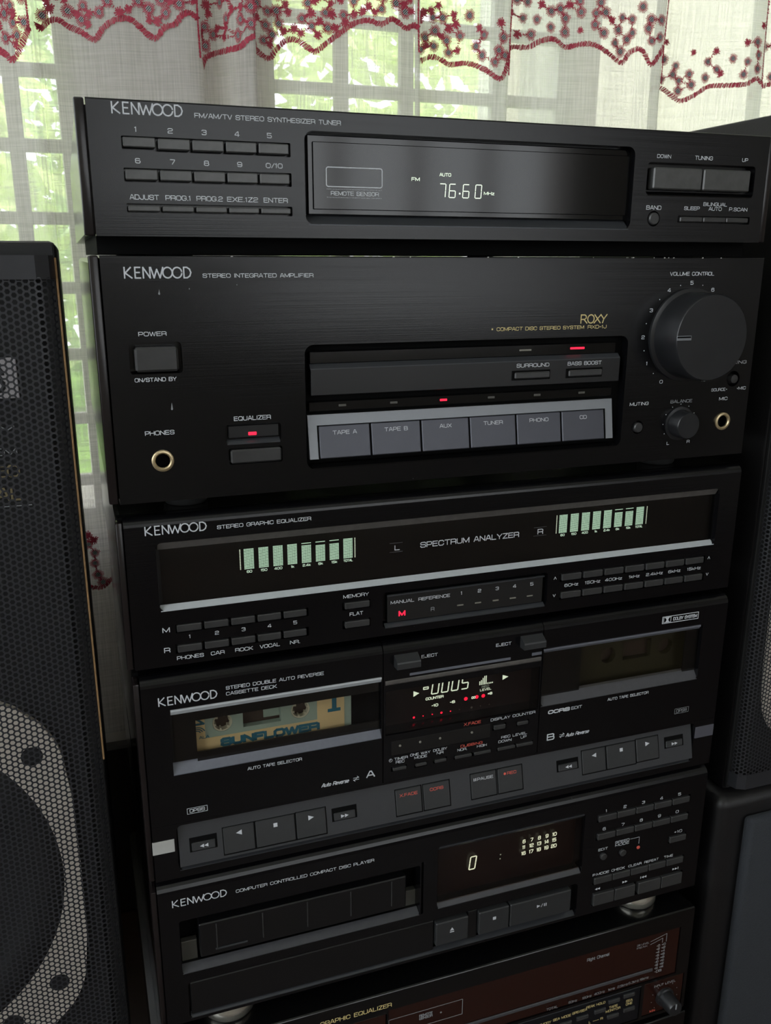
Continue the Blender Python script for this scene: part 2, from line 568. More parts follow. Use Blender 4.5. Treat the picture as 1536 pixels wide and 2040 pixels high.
O_ = [(.22, 0), (.78, 0), (1, .2), (1, .8), (.78, 1), (.22, 1), (0, .8), (0, .2), (.22, 0)]
GL = {
    'A': _g(1, [(0, 0), (.40, 1), (.60, 1), (1, 0)], [(.15, .32), (.85, .32)]),
    'B': _g(1, [(0, 0), (0, 1), (.8, 1), (.94, .88), (.94, .66), (.8, .53), (0, .53)], [(.8, .53), (1, .4), (1, .14), (.84, 0), (0, 0)]),
    'C': _g(1, [(1, .70), (1, .8), (.78, 1), (.22, 1), (0, .8), (0, .2), (.22, 0), (.78, 0), (1, .2), (1, .3)]),
    'D': _g(1, [(0, 0), (0, 1), (.76, 1), (1, .78), (1, .22), (.76, 0), (0, 0)]),
    'E': _g(.92, [(1, 1), (0, 1), (0, 0), (1, 0)], [(0, .52), (.9, .52)]),
    'F': _g(.88, [(1, 1), (0, 1), (0, 0)], [(0, .5), (.88, .5)]),
    'G': _g(1, [(1, .72), (1, .8), (.78, 1), (.22, 1), (0, .8), (0, .2), (.22, 0), (.78, 0), (1, .2), (1, .46), (.55, .46)]),
    'H': _g(1, [(0, 0), (0, 1)], [(1, 0), (1, 1)], [(0, .52), (1, .52)]),
    'I': _g(.12, [(.5, 0), (.5, 1)]),
    'J': _g(.8, [(1, 1), (1, .2), (.8, 0), (.22, 0), (0, .2), (0, .32)]),
    'K': _g(.95, [(0, 0), (0, 1)], [(.95, 1), (.2, .52), (1, 0)], [(0, .52), (.2, .52)]),
    'L': _g(.85, [(0, 1), (0, 0), (1, 0)]),
    'M': _g(1.2, [(0, 0), (0, 1), (.5, .1), (1, 1), (1, 0)]),
    'N': _g(1, [(0, 0), (0, 1), (1, 0), (1, 1)]),
    'O': _g(1.05, O_),
    'P': _g(.95, [(0, 0), (0, 1), (.8, 1), (1, .85), (1, .55), (.8, .4), (0, .4)]),
    'Q': _g(1.05, O_, [(.6, .25), (1, -.05)]),
    'R': _g(1, [(0, 0), (0, 1), (.8, 1), (1, .85), (1, .58), (.8, .44), (0, .44)], [(.8, .44), (1, .28), (1, 0)]),
    'S': _g(1, [(1, .74), (1, .84), (.82, 1), (.18, 1), (0, .86), (0, .66), (.18, .53), (.82, .5), (1, .36), (1, .15), (.82, 0), (.18, 0), (0, .15), (0, .27)]),
    'T': _g(1, [(0, 1), (1, 1)], [(.5, 1), (.5, 0)]),
    'U': _g(1, [(0, 1), (0, .2), (.22, 0), (.78, 0), (1, .2), (1, 1)]),
    'V': _g(1, [(0, 1), (.45, 0), (.55, 0), (1, 1)]),
    'W': _g(1.35, [(0, 1), (.22, 0), (.28, 0), (.5, .95), (.72, 0), (.78, 0), (1, 1)]),
    'X': _g(1, [(0, 0), (1, 1)], [(0, 1), (1, 0)]),
    'Y': _g(1, [(0, 1), (.5, .45), (1, 1)], [(.5, .45), (.5, 0)]),
    'Z': _g(.95, [(0, 1), (1, 1), (0, 0), (1, 0)]),
    '0': _g(.95, O_), '1': _g(.35, [(0, .82), (.6, 1), (.6, 0)]),
    '2': _g(.92, [(0, .78), (0, .85), (.18, 1), (.82, 1), (1, .85), (1, .66), (.85, .52), (.15, .45), (0, .3), (0, 0), (1, 0)]),
    '3': _g(.92, [(0, .85), (.16, 1), (.82, 1), (1, .86), (1, .66), (.84, .53), (.4, .53)], [(.84, .53), (1, .4), (1, .15), (.82, 0), (.16, 0), (0, .15)]),
    '4': _g(.95, [(.75, 0), (.75, 1), (.6, 1), (0, .35), (0, .25), (1, .25)]),
    '5': _g(.92, [(.95, 1), (0, 1), (0, .56), (.82, .56), (1, .42), (1, .15), (.82, 0), (.15, 0), (0, .14)]),
    '6': _g(.95, [(.95, .84), (.8, 1), (.2, 1), (0, .82), (0, .18), (.2, 0), (.8, 0), (1, .16), (1, .42), (.82, .56), (0, .56)]),
    '7': _g(.9, [(0, 1), (1, 1), (1, .85), (.4, 0)]),
    '8': _g(.95, [(.2, .53), (.8, .53), (.96, .66), (.96, .86), (.8, 1), (.2, 1), (.04, .86), (.04, .66), (.2, .53), (0, .4), (0, .15), (.2, 0), (.8, 0), (1, .15), (1, .4), (.8, .53)]),
    '9': _g(.95, [(.05, .16), (.2, 0), (.8, 0), (1, .18), (1, .82), (.8, 1), (.2, 1), (0, .84), (0, .58), (.18, .44), (1, .44)]),
    '.': _g(.14, [(.2, 0), (.8, 0)]), '/': _g(.6, [(0, 0), (1, 1)]), '-': _g(.5, [(0, .48), (1, .48)]),
    '+': _g(.7, [(0, .48), (1, .48)], [(.5, .2), (.5, .76)]), ':': _g(.2, [(.3, .25), (.7, .25)], [(.3, .75), (.7, .75)]),
    ' ': _g(.55), '^': _g(.8, [(0, .1), (.5, 1), (1, .1)]), '<': _g(.8, [(0, .9), (.5, 0), (1, .9)]),
    '*': _g(.3, [(.1, .35), (.9, .35)], [(.1, .5), (.9, .5)], [(.1, .62), (.9, .62)]),
    'k': _g(.75, [(0, 0), (0, 1)], [(.9, .68), (.2, .36), (1, 0)], [(0, .36), (.2, .36)]),
    'z': _g(.75, [(0, .7), (1, .7), (0, 0), (1, 0)]),
    'u': _g(.7, [(0, .7), (0, .15), (.2, 0), (.8, 0), (1, .15)], [(1, .7), (1, 0)]),
    't': _g(.5, [(.4, 1), (.4, .12), (.6, 0), (1, 0)], [(0, .7), (1, .7)]),
    'o': _g(.7, [(.25, 0), (.75, 0), (1, .2), (1, .5), (.75, .7), (.25, .7), (0, .5), (0, .2), (.25, 0)]),
    'e': _g(.7, [(0, .36), (1, .36), (1, .52), (.75, .7), (.25, .7), (0, .5), (0, .2), (.25, 0), (.9, 0)]),
    'v': _g(.7, [(0, .7), (.5, 0), (1, .7)]), 'r': _g(.5, [(0, 0), (0, .7)], [(0, .5), (.4, .7), (1, .7)]),
    's': _g(.65, [(1, .62), (.8, .7), (.2, .7), (0, .55), (.2, .38), (.8, .34), (1, .18), (.8, 0), (.1, 0)]),
    'i': _g(.12, [(.5, 0), (.5, .7)], [(.5, .95), (.5, 1)]), 'l': _g(.12, [(.5, 0), (.5, 1)]),
    'h': _g(.7, [(0, 0), (0, 1)], [(0, .5), (.3, .7), (.8, .7), (1, .5), (1, 0)]),
    'n': _g(.7, [(0, 0), (0, .7)], [(0, .5), (.3, .7), (.8, .7), (1, .5), (1, 0)]),
    'a': _g(.7, [(.1, .7), (.8, .7), (1, .55), (1, 0), (.2, 0), (0, .12), (0, .3), (.2, .42), (1, .42)]),
    'g': _g(.7, [(1, .7), (.25, .7), (0, .5), (0, .2), (.25, 0), (1, 0)], [(1, .7), (1, -.2), (.8, -.3), (.1, -.3)]),
}


def text(s, x0, x1, zb, h, parent, mat='print_white', y=-0.06, hw=None, slant=0.0, gap=0.26, label=None):
    """flat printed lettering fitted between x0 and x1, baseline zb, cap height h"""
    adv = []
    tot = 0
    for i, c in enumerate(s):
        adv.append(tot)
        tot += GL[c][0] + (gap if i < len(s) - 1 else 0)
    k = (x1 - x0) / tot
    hw = hw or h * 0.085
    b = MB()
    for c, a in zip(s, adv):
        w, lines = GL[c]
        for ln in lines:
            b.stroke(ln, hw, y, lambda u, v, a=a, w=w: (x0 + (a + u * w) * k + slant * v * h, zb + v * h))
    if not b.f:
        return
    o = b.build('lettering', mat, parent)
    return o


def ctext(s, xc, zc, h, parent, mat='print_white', y=-0.06, wf=1.12, **k):
    tot = sum(GL[c][0] for c in s) + 0.26 * (len(s) - 1)
    w = tot * h * wf
    return text(s, xc - w / 2, xc + w / 2, zc - h / 2, h, parent, mat, y, **k)


def shape(polys, parent, mat='print_white', y=-0.06, name='symbol'):
    b = MB()
    for p in polys:
        b.poly([(x, y, z) for x, z in p])
    return b.build(name, mat, parent)


def tri(xc, zc, w, h, d):
    return [(xc - d * w / 2, zc - h / 2), (xc + d * w / 2, zc), (xc - d * w / 2, zc + h / 2)]


def sq(xc, zc, w, h):
    return [(xc - w / 2, zc - h / 2), (xc + w / 2, zc - h / 2), (xc + w / 2, zc + h / 2), (xc - w / 2, zc + h / 2)]


def disc(xc, zc, r, n=14):
    return [(xc + r * math.cos(2 * math.pi * i / n), zc + r * math.sin(2 * math.pi * i / n)) for i in range(n)]


def outline(x0, x1, z0, z1, r, hw, parent, mat, y=-0.06):
    p = rrect(x0, x1, z0, z1, r, 3)
    return MB().stroke(p + p[:1], hw, y).build('printed_outline', mat, parent)


def dotted(x0, x1, z, parent, mat='print_white', y=-0.06, step=0.75, s=0.3):
    n = int((x1 - x0) / step)
    return shape([sq(x0 + i * step, z, s, s) for i in range(n + 1)], parent, mat, y, 'dotted_line')


def wordmark(parent, x0, x1, zb, h):
    """the maker's seven-letter name in round, close-set capitals"""
    s = (x1 - x0) / 29.2
    hw = h * 0.068
    b = MB()
    T = lambda x: x0 + x * s

    def ln(*pts):
        b.stroke([(T(x), zb + z * h) for x, z in pts], hw, -0.06)

    def ring(c, rx):
        b.stroke([(T(c + rx * math.cos(2 * math.pi * i / 22)), zb + h * (.5 + .5 * math.sin(2 * math.pi * i / 22))) for i in range(23)], hw, -0.06)
    ln((.2, 0), (.2, 1)); ln((2.9, 1), (.5, .47), (3.3, 0))
    ln((6.9, 1), (4.7, 1), (4.7, 0), (7.0, 0)); ln((4.7, .52), (6.6, .52))
    ln((8.2, 0), (8.2, 1), (11.1, 0), (11.1, 1))
    ln((11.5, 1), (12.8, 0), (14.1, .82), (15.4, 0), (16.8, 1))
    ring(18.75, 2.05); ring(22.95, 2.05)
    ln((25.9, 0), (25.9, 1), (27.3, 1), (28.5, .82), (29.0, .5), (28.5, .18), (27.3, 0), (25.9, 0))
    o = b.build('wordmark', 'print_white', parent)
    o['label'] = 'pale printed lettering KENWOOD'
    return o


SEG = {'0': 'abcdef', '1': 'bc', '2': 'abged', '5': 'afgcd', '6': 'afgedc', '7': 'abc', '-': 'g'}


def digit(ch, x, z, w, h, parent, mat, y, slant=0.12, hw=None):
    hw = hw or w * 0.085
    g = w * 0.10
    P = {'a': [(g, 1), (w - g, 1)], 'b': [(w, 1 - .04), (w, .54)], 'c': [(w, .46), (w, .04)], 'd': [(g, 0), (w - g, 0)],
         'e': [(0, .04), (0, .46)], 'f': [(0, .54), (0, .96)], 'g': [(g, .5), (w - g, .5)]}
    b = MB()
    for c in SEG[ch]:
        b.stroke(P[c], hw, y, lambda u, v: (x + u + slant * v * h, z + v * h))
    return b.build('digit', mat, parent)


def button(parent, x0, x1, z0, z1, yf=-0.7, yb=3.5, mat='button', bev=0.4, name='button'):
    return block(name, x0, x1, yf, yb, z0, z1, mat, parent, bev)


def ledge(parent, x0, x1, zf, zb, depth, mat, name='sloped_ledge', y0=0.0):
    """ledge whose top slopes from the front edge (y0, zf) back to (y0+depth, zb)"""
    low = min(zf, zb) - 0.6
    return MB().prism_x(x0, x1, [(y0, zf - 0.5), (y0 - 0.02, zf), (y0 + depth, zb), (y0 + depth, zf - 0.5)]).build(name, mat, parent)


def cover(parent, x0, x1, z0, z1, y0, y1):
    b = MB()
    c = 2.0
    b.prism_y(y0, y1, [(x0, z0), (x1, z0), (x1, z1 - c), (x1 - c, z1), (x0 + c, z1), (x0, z1 - c)])
    return b.build('cover', 'cover_black', parent)


def feet(parent, x0, x1, z0, z1, y0=30, y1=290, r=11, mat='rubber'):
    me = None
    for fx in (x0 + 38, x1 - 38):
        for fy in (y0, y1):
            if me is None:
                me = MB().lathe_z([(0.01, z0), (r * .92, z0), (r, z0 + 1.5), (r, z1), (0.01, z1)], 0, 0, 24).mesh('foot', mat, (0, 0, z0), True)
            place('foot', me, parent, (fx, fy, z0))


def jack(parent, x, z, r=5.1):
    j = MB().lathe([(r, 0.2), (r, -1.0), (r - .4, -1.3), (3.9, -1.3), (3.4, -0.8), (3.3, 4.0)], x, z, 40).build('jack_socket', 'brass', parent, smooth=True)
    j['label'] = 'brass headphone jack ring'
    MB().lathe([(3.3, 4.0), (0.01, 4.0)], x, z, 24).build('socket_bottom', 'black_matte', j)


def end_caps(parent, x0, x1, z0, z1, T, w=4.2, y=0.9):
    for a, b_ in ((x0, x0 + w), (x1 - w, x1)):
        block('end_cap', a, b_, y, T, z0, z1, 'end_cap', parent, 0.8, 2)


# ------------------------------------------------------------------ room
RX0, RX1, RY0, RY1, RZ0, RZ1 = -1500, 2600, -2600, 478, -1000, 1600


def wall_xz(name, y0, y1, openings, mat, x0=RX0, x1=RX1):
    b = MB()
    xs = sorted({x0, x1, *[v for o in openings for v in o[:2]]})
    zs = sorted({RZ0, RZ1, *[v for o in openings for v in o[2:]]})
    for xa, xb in zip(xs, xs[1:]):
        for za, zb in zip(zs, zs[1:]):
            cx, cz = (xa + xb) / 2, (za + zb) / 2
            if any(o[0] < cx < o[1] and o[2] < cz < o[3] for o in openings):
                continue
            b.box(xa, xb, y0, y1, za, zb)
    return tag(b.build(name, mat), kind='structure')


wall_xz('wall_back', 478, 600, [(-700, -4, -241, 950), (190, 510, -241, 950), (540, 900, -241, 950)], 'wall_paint')
wall_xz('wall_front', -2720, -2600, [(640, 1720, -250, 1000), (110, 560, 90, 1000)], 'wall_room')
wl = MB().box(RX0 - 120, RX0, RY0, -2300, RZ0, RZ1).box(RX0 - 120, RX0, -300, 600, RZ0, RZ1)
wl.box(RX0 - 120, RX0, -2300, -300, RZ0, -300).box(RX0 - 120, RX0, -2300, -300, 1450, RZ1)
tag(wl.build('wall_left', 'wall_room'), kind='structure')
tag(MB().box(RX1, RX1 + 120, RY0, 600, RZ0, RZ1).build('wall_right', 'wall_room'), kind='structure')
tag(MB().box(RX0, RX1, RY0, 600, RZ0 - 100, RZ0).build('floor', 'floor_tile'), kind='structure')
tag(MB().box(RX0, RX1, RY0, 600, RZ1, RZ1 + 100).build('ceiling', 'ceiling_paint'), kind='structure')


def window(name, x0, x1, z0, z1, y, vbars, hbars, vw=13, hw=11):
    root = thing(name, None, None, ((x0 + x1) / 2, y, z0))
    tag(root, kind='structure')
    for x in vbars:
        block('window_bar', x - vw / 2, x + vw / 2, y - 6, y + 6, z0, z1, 'bar_paint', root, 1)
    for z in hbars:
        block('window_bar', x0, x1, y - 5, y + 5, z - hw / 2, z + hw / 2, 'bar_paint', root, 1)
    return root


HB = [156 + 61.5 * i for i in range(-6, 13)]
HB = [z for z in HB if -235 < z < 945]
window('window_1', -700, -4, -241, 950, 487, [-42 - 73 * i for i in range(0, 9)], HB)
window('window_2', 190, 510, -241, 950, 487, [257.5, 325, 425, 500], HB)
wr = tag(thing('window_4', None, None, (-1560, -1300, -300)), kind='structure')
for wy in (-2280, -1800, -1300, -800, -320):
    block('window_bar', -1580, -1540, wy - 20, wy + 20, -300, 1450, 'bar_paint', wr, 2)
block('window_bar', -1580, -1540, -2300, -300, 560, 600, 'bar_paint', wr, 2)
window('window_3', 640, 1720, -250, 1000, -2650, [886, 1180, 1450], [60, 560], 60, 40)
window('added_window', 110, 560, 90, 1000, -2650, [335], [560], 40, 40)  # unseen extra window, added to brighten the tuner's left face by reflection

# ------------------------------------------------------------------ garden outside
tag(MB().box(-9000, 12000, 600, 14000, -1400, -1300).build('ground', 'lawn'), kind='structure')


def tree(name, label, x, y, h, rx, rz, n, mat, zc, leaf=85):
    root = thing(name, label, 'tree', (x, y, -1300), 'trees in the garden outside the window')
    MB().lathe_z([(70, -1300), (55, zc - rz * .6), (25, zc + rz * .4)], x, y, 10).build('trunk', 'bark', root, smooth=True)
    b = MB()
    for i in range(n):
        while True:
            p = Vector((random.uniform(-1, 1), random.uniform(-1, 1), random.uniform(-1, 1)))
            if 0.25 < p.length < 1:
                break
        c = Vector((x + p.x * rx, y + p.y * rx, zc + p.z * rz))
        u = Vector((random.gauss(0, 1), random.gauss(0, 1), random.gauss(0, .6))).normalized()
        w = u.cross(Vector((random.gauss(0, 1), random.gauss(0, 1), random.gauss(0, 1)))).normalized()
        s = leaf * random.uniform(.7, 1.3)
        b.poly([c - u * s, c + w * s * .45, c + u * s, c - w * s * .45])
    o = b.build('foliage', mat, root)
    o['kind'] = 'stuff'


tree('garden_tree', 'bright yellow-green tree seen through the left window pane', -1700, 7600, 3000, 1900, 2600, 2300, 'leaf_light', 300, 150)
tree('garden_tree', 'pale green tree beyond the middle of the curtain', 2300, 7400, 3000, 1750, 2600, 2200, 'leaf_light', 900, 150)
tree('garden_tree', 'mid green tree deep in the garden between the windows', 400, 11800, 3600, 2200, 2900, 1700, 'leaf_mid', 900, 190)
tree('garden_tree', 'darker green tree at the right end of the garden', 6000, 9000, 3200, 1700, 2600, 2000, 'leaf_mid', 600, 170)
tag(MB().box(1010, 4200, 1700, 1800, -1300, 2600).build('wall_garden', 'garden_wall'), kind='structure')

# ------------------------------------------------------------------ curtain
FOLDS = [-330, -250, -150, -80, -20.2, 112.2, 158.8, 309.1, 399.2, 569.6, 691.7, 800, 900]
AMP = 13.0


def cy(x):
    for a, b_ in zip(FOLDS, FOLDS[1:]):
        if a <= x < b_:
            L_ = b_ - a
            s = (x - a) / L_
            e = 5.0 / L_
            if s < e:
                t = s / e
                return 420 - AMP + 2 * AMP * t * t * (3 - 2 * t)
            t = (s - e) / (1 - e)
            return 420 + AMP * math.cos(math.pi * t) + 2.0 * math.sin(x * .11)
    return 420.0


croot = thing('curtain', 'sheer off-white curtain with red embroidered scalloped border', 'curtain', (300, 420, -465))
xs = []
x = -330.0
while x < 900:
    near = min(abs(x - f - 2.5) for f in FOLDS)
    xs.append(x)
    x += 0.7 if near < 4 else 3.0
b = MB()
zs = [-465 + (760 + 465) * i / 24 for i in range(25)]
for x in xs:
    for z in zs:
        b.v.append((x, cy(x) + 2.0 * math.sin(x * .03 + z * .02) + (z - 150) * 0.004, z))
nz_ = len(zs)
for i in range(len(xs) - 1):
    for j in range(nz_ - 1):
        b.f.append((i * nz_ + j, (i + 1) * nz_ + j, (i + 1) * nz_ + j + 1, i * nz_ + j + 1))
o = b.build('fabric', 'sheer_fabric', croot)
o.data.shade_smooth()


b = MB()
for i in range(181):
    x = 60 + 1700 * i / 180
    for z in (-330, 1080):
        b.v.append((x, -2560 + 22 * math.sin(i * .9) + 8 * math.sin(i * .37), z))
for i in range(180):
    b.f.append((2 * i, 2 * i + 2, 2 * i + 3, 2 * i + 1))
o = b.build('added_curtain', 'thin_voile')  # unseen curtain, added to soften the far windows reflected in the panels
o.data.shade_smooth()
tag(o, 'plain sheer curtain added out of view to dim the far windows in reflections', 'curtain')


def cs(x, z, off=0.8):
    return cy(x) + 2.0 * math.sin(x * .03 + z * .02) + (z - 150) * 0.004 - off


SEGS = [
    [(-328, 160), (-310, 172), (-290, 176), (-272, 165), (-253, 158)], [(-246, 178), (-230, 186), (-212, 178), (-195, 168), (-178, 180), (-153, 186)], [(-146, 165), (-130, 172), (-112, 160), (-98, 172), (-83, 184)],
    [(-75, 185), (-66, 172), (-55, 160), (-50, 162), (-45, 157), (-42, 155), (-36, 150), (-30, 157), (-25, 166), (-21, 173)],
    [(-15, 180), (-13, 177), (-7, 183), (1, 185), (8, 181), (18, 177), (28, 171), (35, 179), (44, 185), (54, 187), (61, 184), (75, 173), (83, 181), (92, 184), (98, 191), (105, 193), (111, 189)],
    [(116, 158), (120, 166), (127, 169), (138, 171), (146, 172), (152, 177), (158, 180)],
    [(162, 178), (166, 173), (176, 169), (182, 176), (191, 184), (200, 184), (209, 178), (215, 175), (225, 182), (236, 190), (248, 198), (260, 201), (272, 198), (281, 203), (288, 201), (296, 197), (303, 200), (308, 198)],
    [(312, 180), (318, 176), (328, 180), (338, 178), (346, 174), (361, 175), (374, 170), (389, 161), (395, 169), (398, 184)],
    [(402, 184), (408, 191), (415, 195), (429, 195), (439, 200), (450, 203), (458, 202), (467, 197), (483, 200), (495, 199), (510, 192), (525, 185), (532, 194), (541, 198), (547, 194), (554, 184), (562, 192), (568, 202)],
    [(573, 165), (579, 170), (589, 169), (598, 163), (607, 157), (620, 162), (635, 171), (654, 172), (670, 173), (682, 179), (690, 175)],
    [(696, 164), (703, 172), (712, 177), (724, 180), (745, 178), (765, 170)],
    [(-60, -290), (-45, -308), (-30, -300), (-21, -304), (-14, -306), (-4, -307), (6, -300), (18, -308)]]


def stitches(pts, width):
    b = MB()
    for (xa, za), (xb, zb) in zip(pts, pts[1:]):
        L_ = math.hypot(xb - xa, zb - za)
        n = max(2, int(L_ / 0.8))
        for i in range(n):
            t = (i + random.random() * .5) / n
            x, z = xa + (xb - xa) * t, za + (zb - za) * t
            nx, nz = -(zb - za) / L_, (xb - xa) / L_
            tx, tz = (xb - xa) / L_, (zb - za) / L_
            nx, nz = nx + tx * .35, nz + tz * .35
            h = width * random.uniform(.7, 1.15) / 2
            w = .42
            q = [(x - nx * h - tx * w, z - nz * h - tz * w), (x - nx * h + tx * w, z - nz * h + tz * w),
                 (x + nx * h + tx * w, z + nz * h + tz * w), (x + nx * h - tx * w, z + nz * h - tz * w)]
            b.poly([(u, cs(u, v, .9 + random.random() * .5), v) for u, v in q])
    o = b.build('scallop_stitching', 'thread_red', croot)
    o['kind'] = 'stuff'
    o['label'] = 'dark red satin-stitch scalloped edge'


for fx, fz0 in ((-21.5, 172), (111.2, 160), (158.2, 180), (308.2, 178), (398.6, 165), (568.8, 168), (691.0, 172)):
    stitches([(fx, fz0), (fx - .6, fz0 + 30), (fx, 262)], 1.7)


def curve(p, n=5):
    q = []
    for i in range(len(p) - 1):
        p0, p1, p2, p3 = p[max(i - 1, 0)], p[i], p[i + 1], p[min(i + 2, len(p) - 1)]
        for k in range(n):
            u = k / n
            q.append(tuple(.5 * (2 * b_ + (c_ - a_) * u + (2 * a_ - 5 * b_ + 4 * c_ - d_) * u * u + (3 * b_ - a_ - 3 * c_ + d_) * u ** 3)
                           for a_, b_, c_, d_ in zip(p0, p1, p2, p3)))
    return q + [p[-1]]


for s_ in SEGS:
    stitches(curve(s_), 4.8)

DOTS = [(-33, 176), (-40, 166), (-31, 167), (-11, 187), (9, 192), (21, 196), (19, 186), (33, 191), (64, 200), (72, 195), (85, 192), (96, 199), (82, 202), (40, 199), (137, 195), (147, 193), (120, 190), (127, 184), (145, 181), (120, 175), (-34, 188), (-39, 183), (-25, 194), (-25, 176), (155, 202), (155, 189), (173, 195), (183, 207), (175, 206), (185, 197), (179, 188), (171, 183), (204, 201), (209, 213), (212, 195), (224, 206), (226, 194), (240, 205), (249, 216), (272, 210), (286, 216), (295, 210), (274, 220), (313, 201), (330, 213), (339, 213), (323, 196), (332, 202), (331, 189), (343, 194), (355, 198), (319, 186), (345, 184), (368, 189), (374, 198), (373, 181), (387, 185), (384, 175), (391, 196), (393, 181), (406, 197), (423, 220), (436, 219), (450, 227), (450, 213), (431, 206), (466, 222), (466, 210), (481, 228), (504, 228), (494, 217), (519, 214), (503, 210), (516, 202), (529, 206), (523, 225), (533, 224), (534, 212), (549, 216), (553, 205), (551, 224), (562, 224), (562, 209), (578, 194), (588, 196), (598, 182), (613, 182), (600, 190), (604, 176), (616, 172), (630, 179), (631, 194), (641, 187), (655, 197), (669, 194), (666, 182), (679, 213), (682, 201), (682, 188), (701, 199), (708, 201), (-14, -263), (-9, -272), (-10, -282), (-8, -294), (-4, -302)]
STARS = [(-5, 193), (16, 190), (24, 182), (49, 191), (56, 194), (78, 186), (108, 202), (124, 200), (135, 181), (117, 184), (189, 191), (198, 193), (193, 206), (217, 188), (261, 212), (301, 211), (322, 218), (335, 223), (318, 210), (321, 216), (349, 216), (351, 208), (370, 204), (388, 208), (353, 186), (418, 206), (411, 224), (481, 212), (511, 222), (589, 212), (615, 202), (639, 204), (667, 212), (686, 229), (645, 183), (-14, -254), (-9, -259), (150, 212), (165, 200), (212, 205), (238, 217), (260, 220), (440, 232), (470, 234), (-30, 200), (0, 203), (30, 205), (50, 206)]


# further flowers of the same border, filling the band above the scallops
rf = random.Random(21)
for s_ in SEGS[3:11]:
    x, xe = s_[0][0] + 5, s_[-1][0] - 3
    while x < xe:
        for (xa, za), (xb, zb) in zip(s_, s_[1:]):
            if xa <= x <= xb:
                zc = za + (zb - za) * (x - xa) / (xb - xa)
        for row in range(4):
            px, pz = x + rf.uniform(-3, 3), zc + 9 + row * 10 + rf.uniform(-2, 2)
            if pz > 238 or not s_[0][0] + 3 < px < xe or (s_[0][0] == 573 and row > 1):
                continue
            d = min(math.hypot(px - q[0], pz - q[1]) for q in DOTS + STARS)
            if d > 9.5 and len(DOTS) < 185 and rf.random() < .75:
                DOTS.append((px, pz))
            elif d > 5.5 and len(STARS) < 110:
                STARS.append((px, pz))
        x += 9


def flower_meshes(k):
    rnd = random.Random(k)
    ring, core, hatch = MB(), MB(), MB()
    n = 22
    r0 = 2.5
    for i in range(n):
        a0, a1 = 2 * math.pi * i / n, 2 * math.pi * (i + 1.15) / n
        r1 = r0 + rnd.uniform(1.4, 2.5)
        ri = r0 - .7
        ring.poly([(ri * math.cos(a0), 0, ri * math.sin(a0)), (r1 * math.cos(a0 + .1), 0, r1 * math.sin(a0 + .1)),
                   (r1 * math.cos(a1 - .1), 0, r1 * math.sin(a1 - .1)), (ri * math.cos(a1), 0, ri * math.sin(a1))][::-1])
    core.poly([(r0 * math.cos(2 * math.pi * i / 14), 0.15, r0 * math.sin(2 * math.pi * i / 14)) for i in range(14)])
    for d in (-1.5, -.3, .9, 1.9):
        l = math.sqrt(max(.3, 4.2 - d * d))
        hatch.stroke([(-l * .7 + d * .7, -l * .7 - d * .7), (l * .7 + d * .7, l * .7 - d * .7)], .22, -.1)
    return (ring.mesh('flower_ring', 'thread_red'), core.mesh('flower_core', 'thread_dark'), hatch.mesh('flower_hatch', 'thread_grey'))


def star_mesh(k):
    rnd = random.Random(k)
    b = MB()
    n = 13
    for i in range(n):
        a = 2 * math.pi * i / n + rnd.uniform(-.1, .1)
        r1 = rnd.uniform(2.0, 3.6)
        b.stroke([(0, 0), (r1 * math.cos(a), r1 * math.sin(a))], .42, -.05 * i * .1)
    return b.mesh('star_stitch', 'thread_red')


FM = [flower_meshes(k) for k in range(4)]
SM = [star_mesh(k + 9) for k in range(4)]


def stitch_on(me_list, names, x, z, s):
    sl_ = (cy(x + 1) - cy(x - 1)) / 2
    sl_ = max(-1.2, min(1.2, sl_))
    a = math.atan(sl_)
    par = croot
    first = None
    for me, nm in zip(me_list, names):
        o = place(nm, me, par, (x, cs(x, z, 1.6), z))
        if first is None:
            o.rotation_euler = (0, 0, a)
            o.scale = (s * math.cos(a), s, s)
            first = o
            par = o


for i, (x, z) in enumerate(DOTS):
    stitch_on(FM[i % 4], ('embroidered_flower', 'flower_core', 'flower_hatch'), x, z, random.uniform(1.0, 1.3))
for i, (x, z) in enumerate(STARS):
    stitch_on([SM[i % 4]], ('embroidered_star',), x, z, random.uniform(1.0, 1.4))

# thin stitched stems that link neighbouring flowers
stem = MB()
for i, (x, z) in enumerate(DOTS + STARS):
    near = sorted((DOTS + STARS), key=lambda q: (q[0] - x) ** 2 + (q[1] - z) ** 2)[1:3]
    for q in near:
        if math.hypot(q[0] - x, q[1] - z) > 13:
            continue
        n = 5
        for k in range(n):
            u, v = x + (q[0] - x) * (k + .5) / n, z + (q[1] - z) * (k + .5) / n
            a = random.uniform(0, 3.14)
            l, w = random.uniform(1.0, 1.9), .38
            ca, sa = math.cos(a), math.sin(a)
            stem.poly([(u + p * ca - r_ * sa, cs(u + p * ca - r_ * sa, v, 1.0 + random.random() * .4), v + p * sa + r_ * ca)
                       for p, r_ in ((-l, -w), (l, -w), (l, w), (-l, w))])
o = stem.build('stem_stitching', 'thread_red', croot)
o['kind'] = 'stuff'

# ------------------------------------------------------------------ low bench that carries everything
bench = thing('low_bench', 'dark wooden low bench under the stacked hi-fi and loudspeakers', 'bench', (180, 180, RZ0))
block('bench_top', -380, 780, -20, 395, -665, -640, 'bench_wood', bench, 3)
for bx in (-340, 740):
    for by in (20, 355):
        block('leg', bx - 25, bx + 25, by - 25, by + 25, RZ0, -665, 'bench_wood', bench, 2)

tag(block('gap_board', -370, 770, 376, 390, -640, -452, 'dark_board', None, 2), 'dark board added on the bench to darken the gap behind the stack', 'board')  # added board, keeps the gap beside the lower units dark

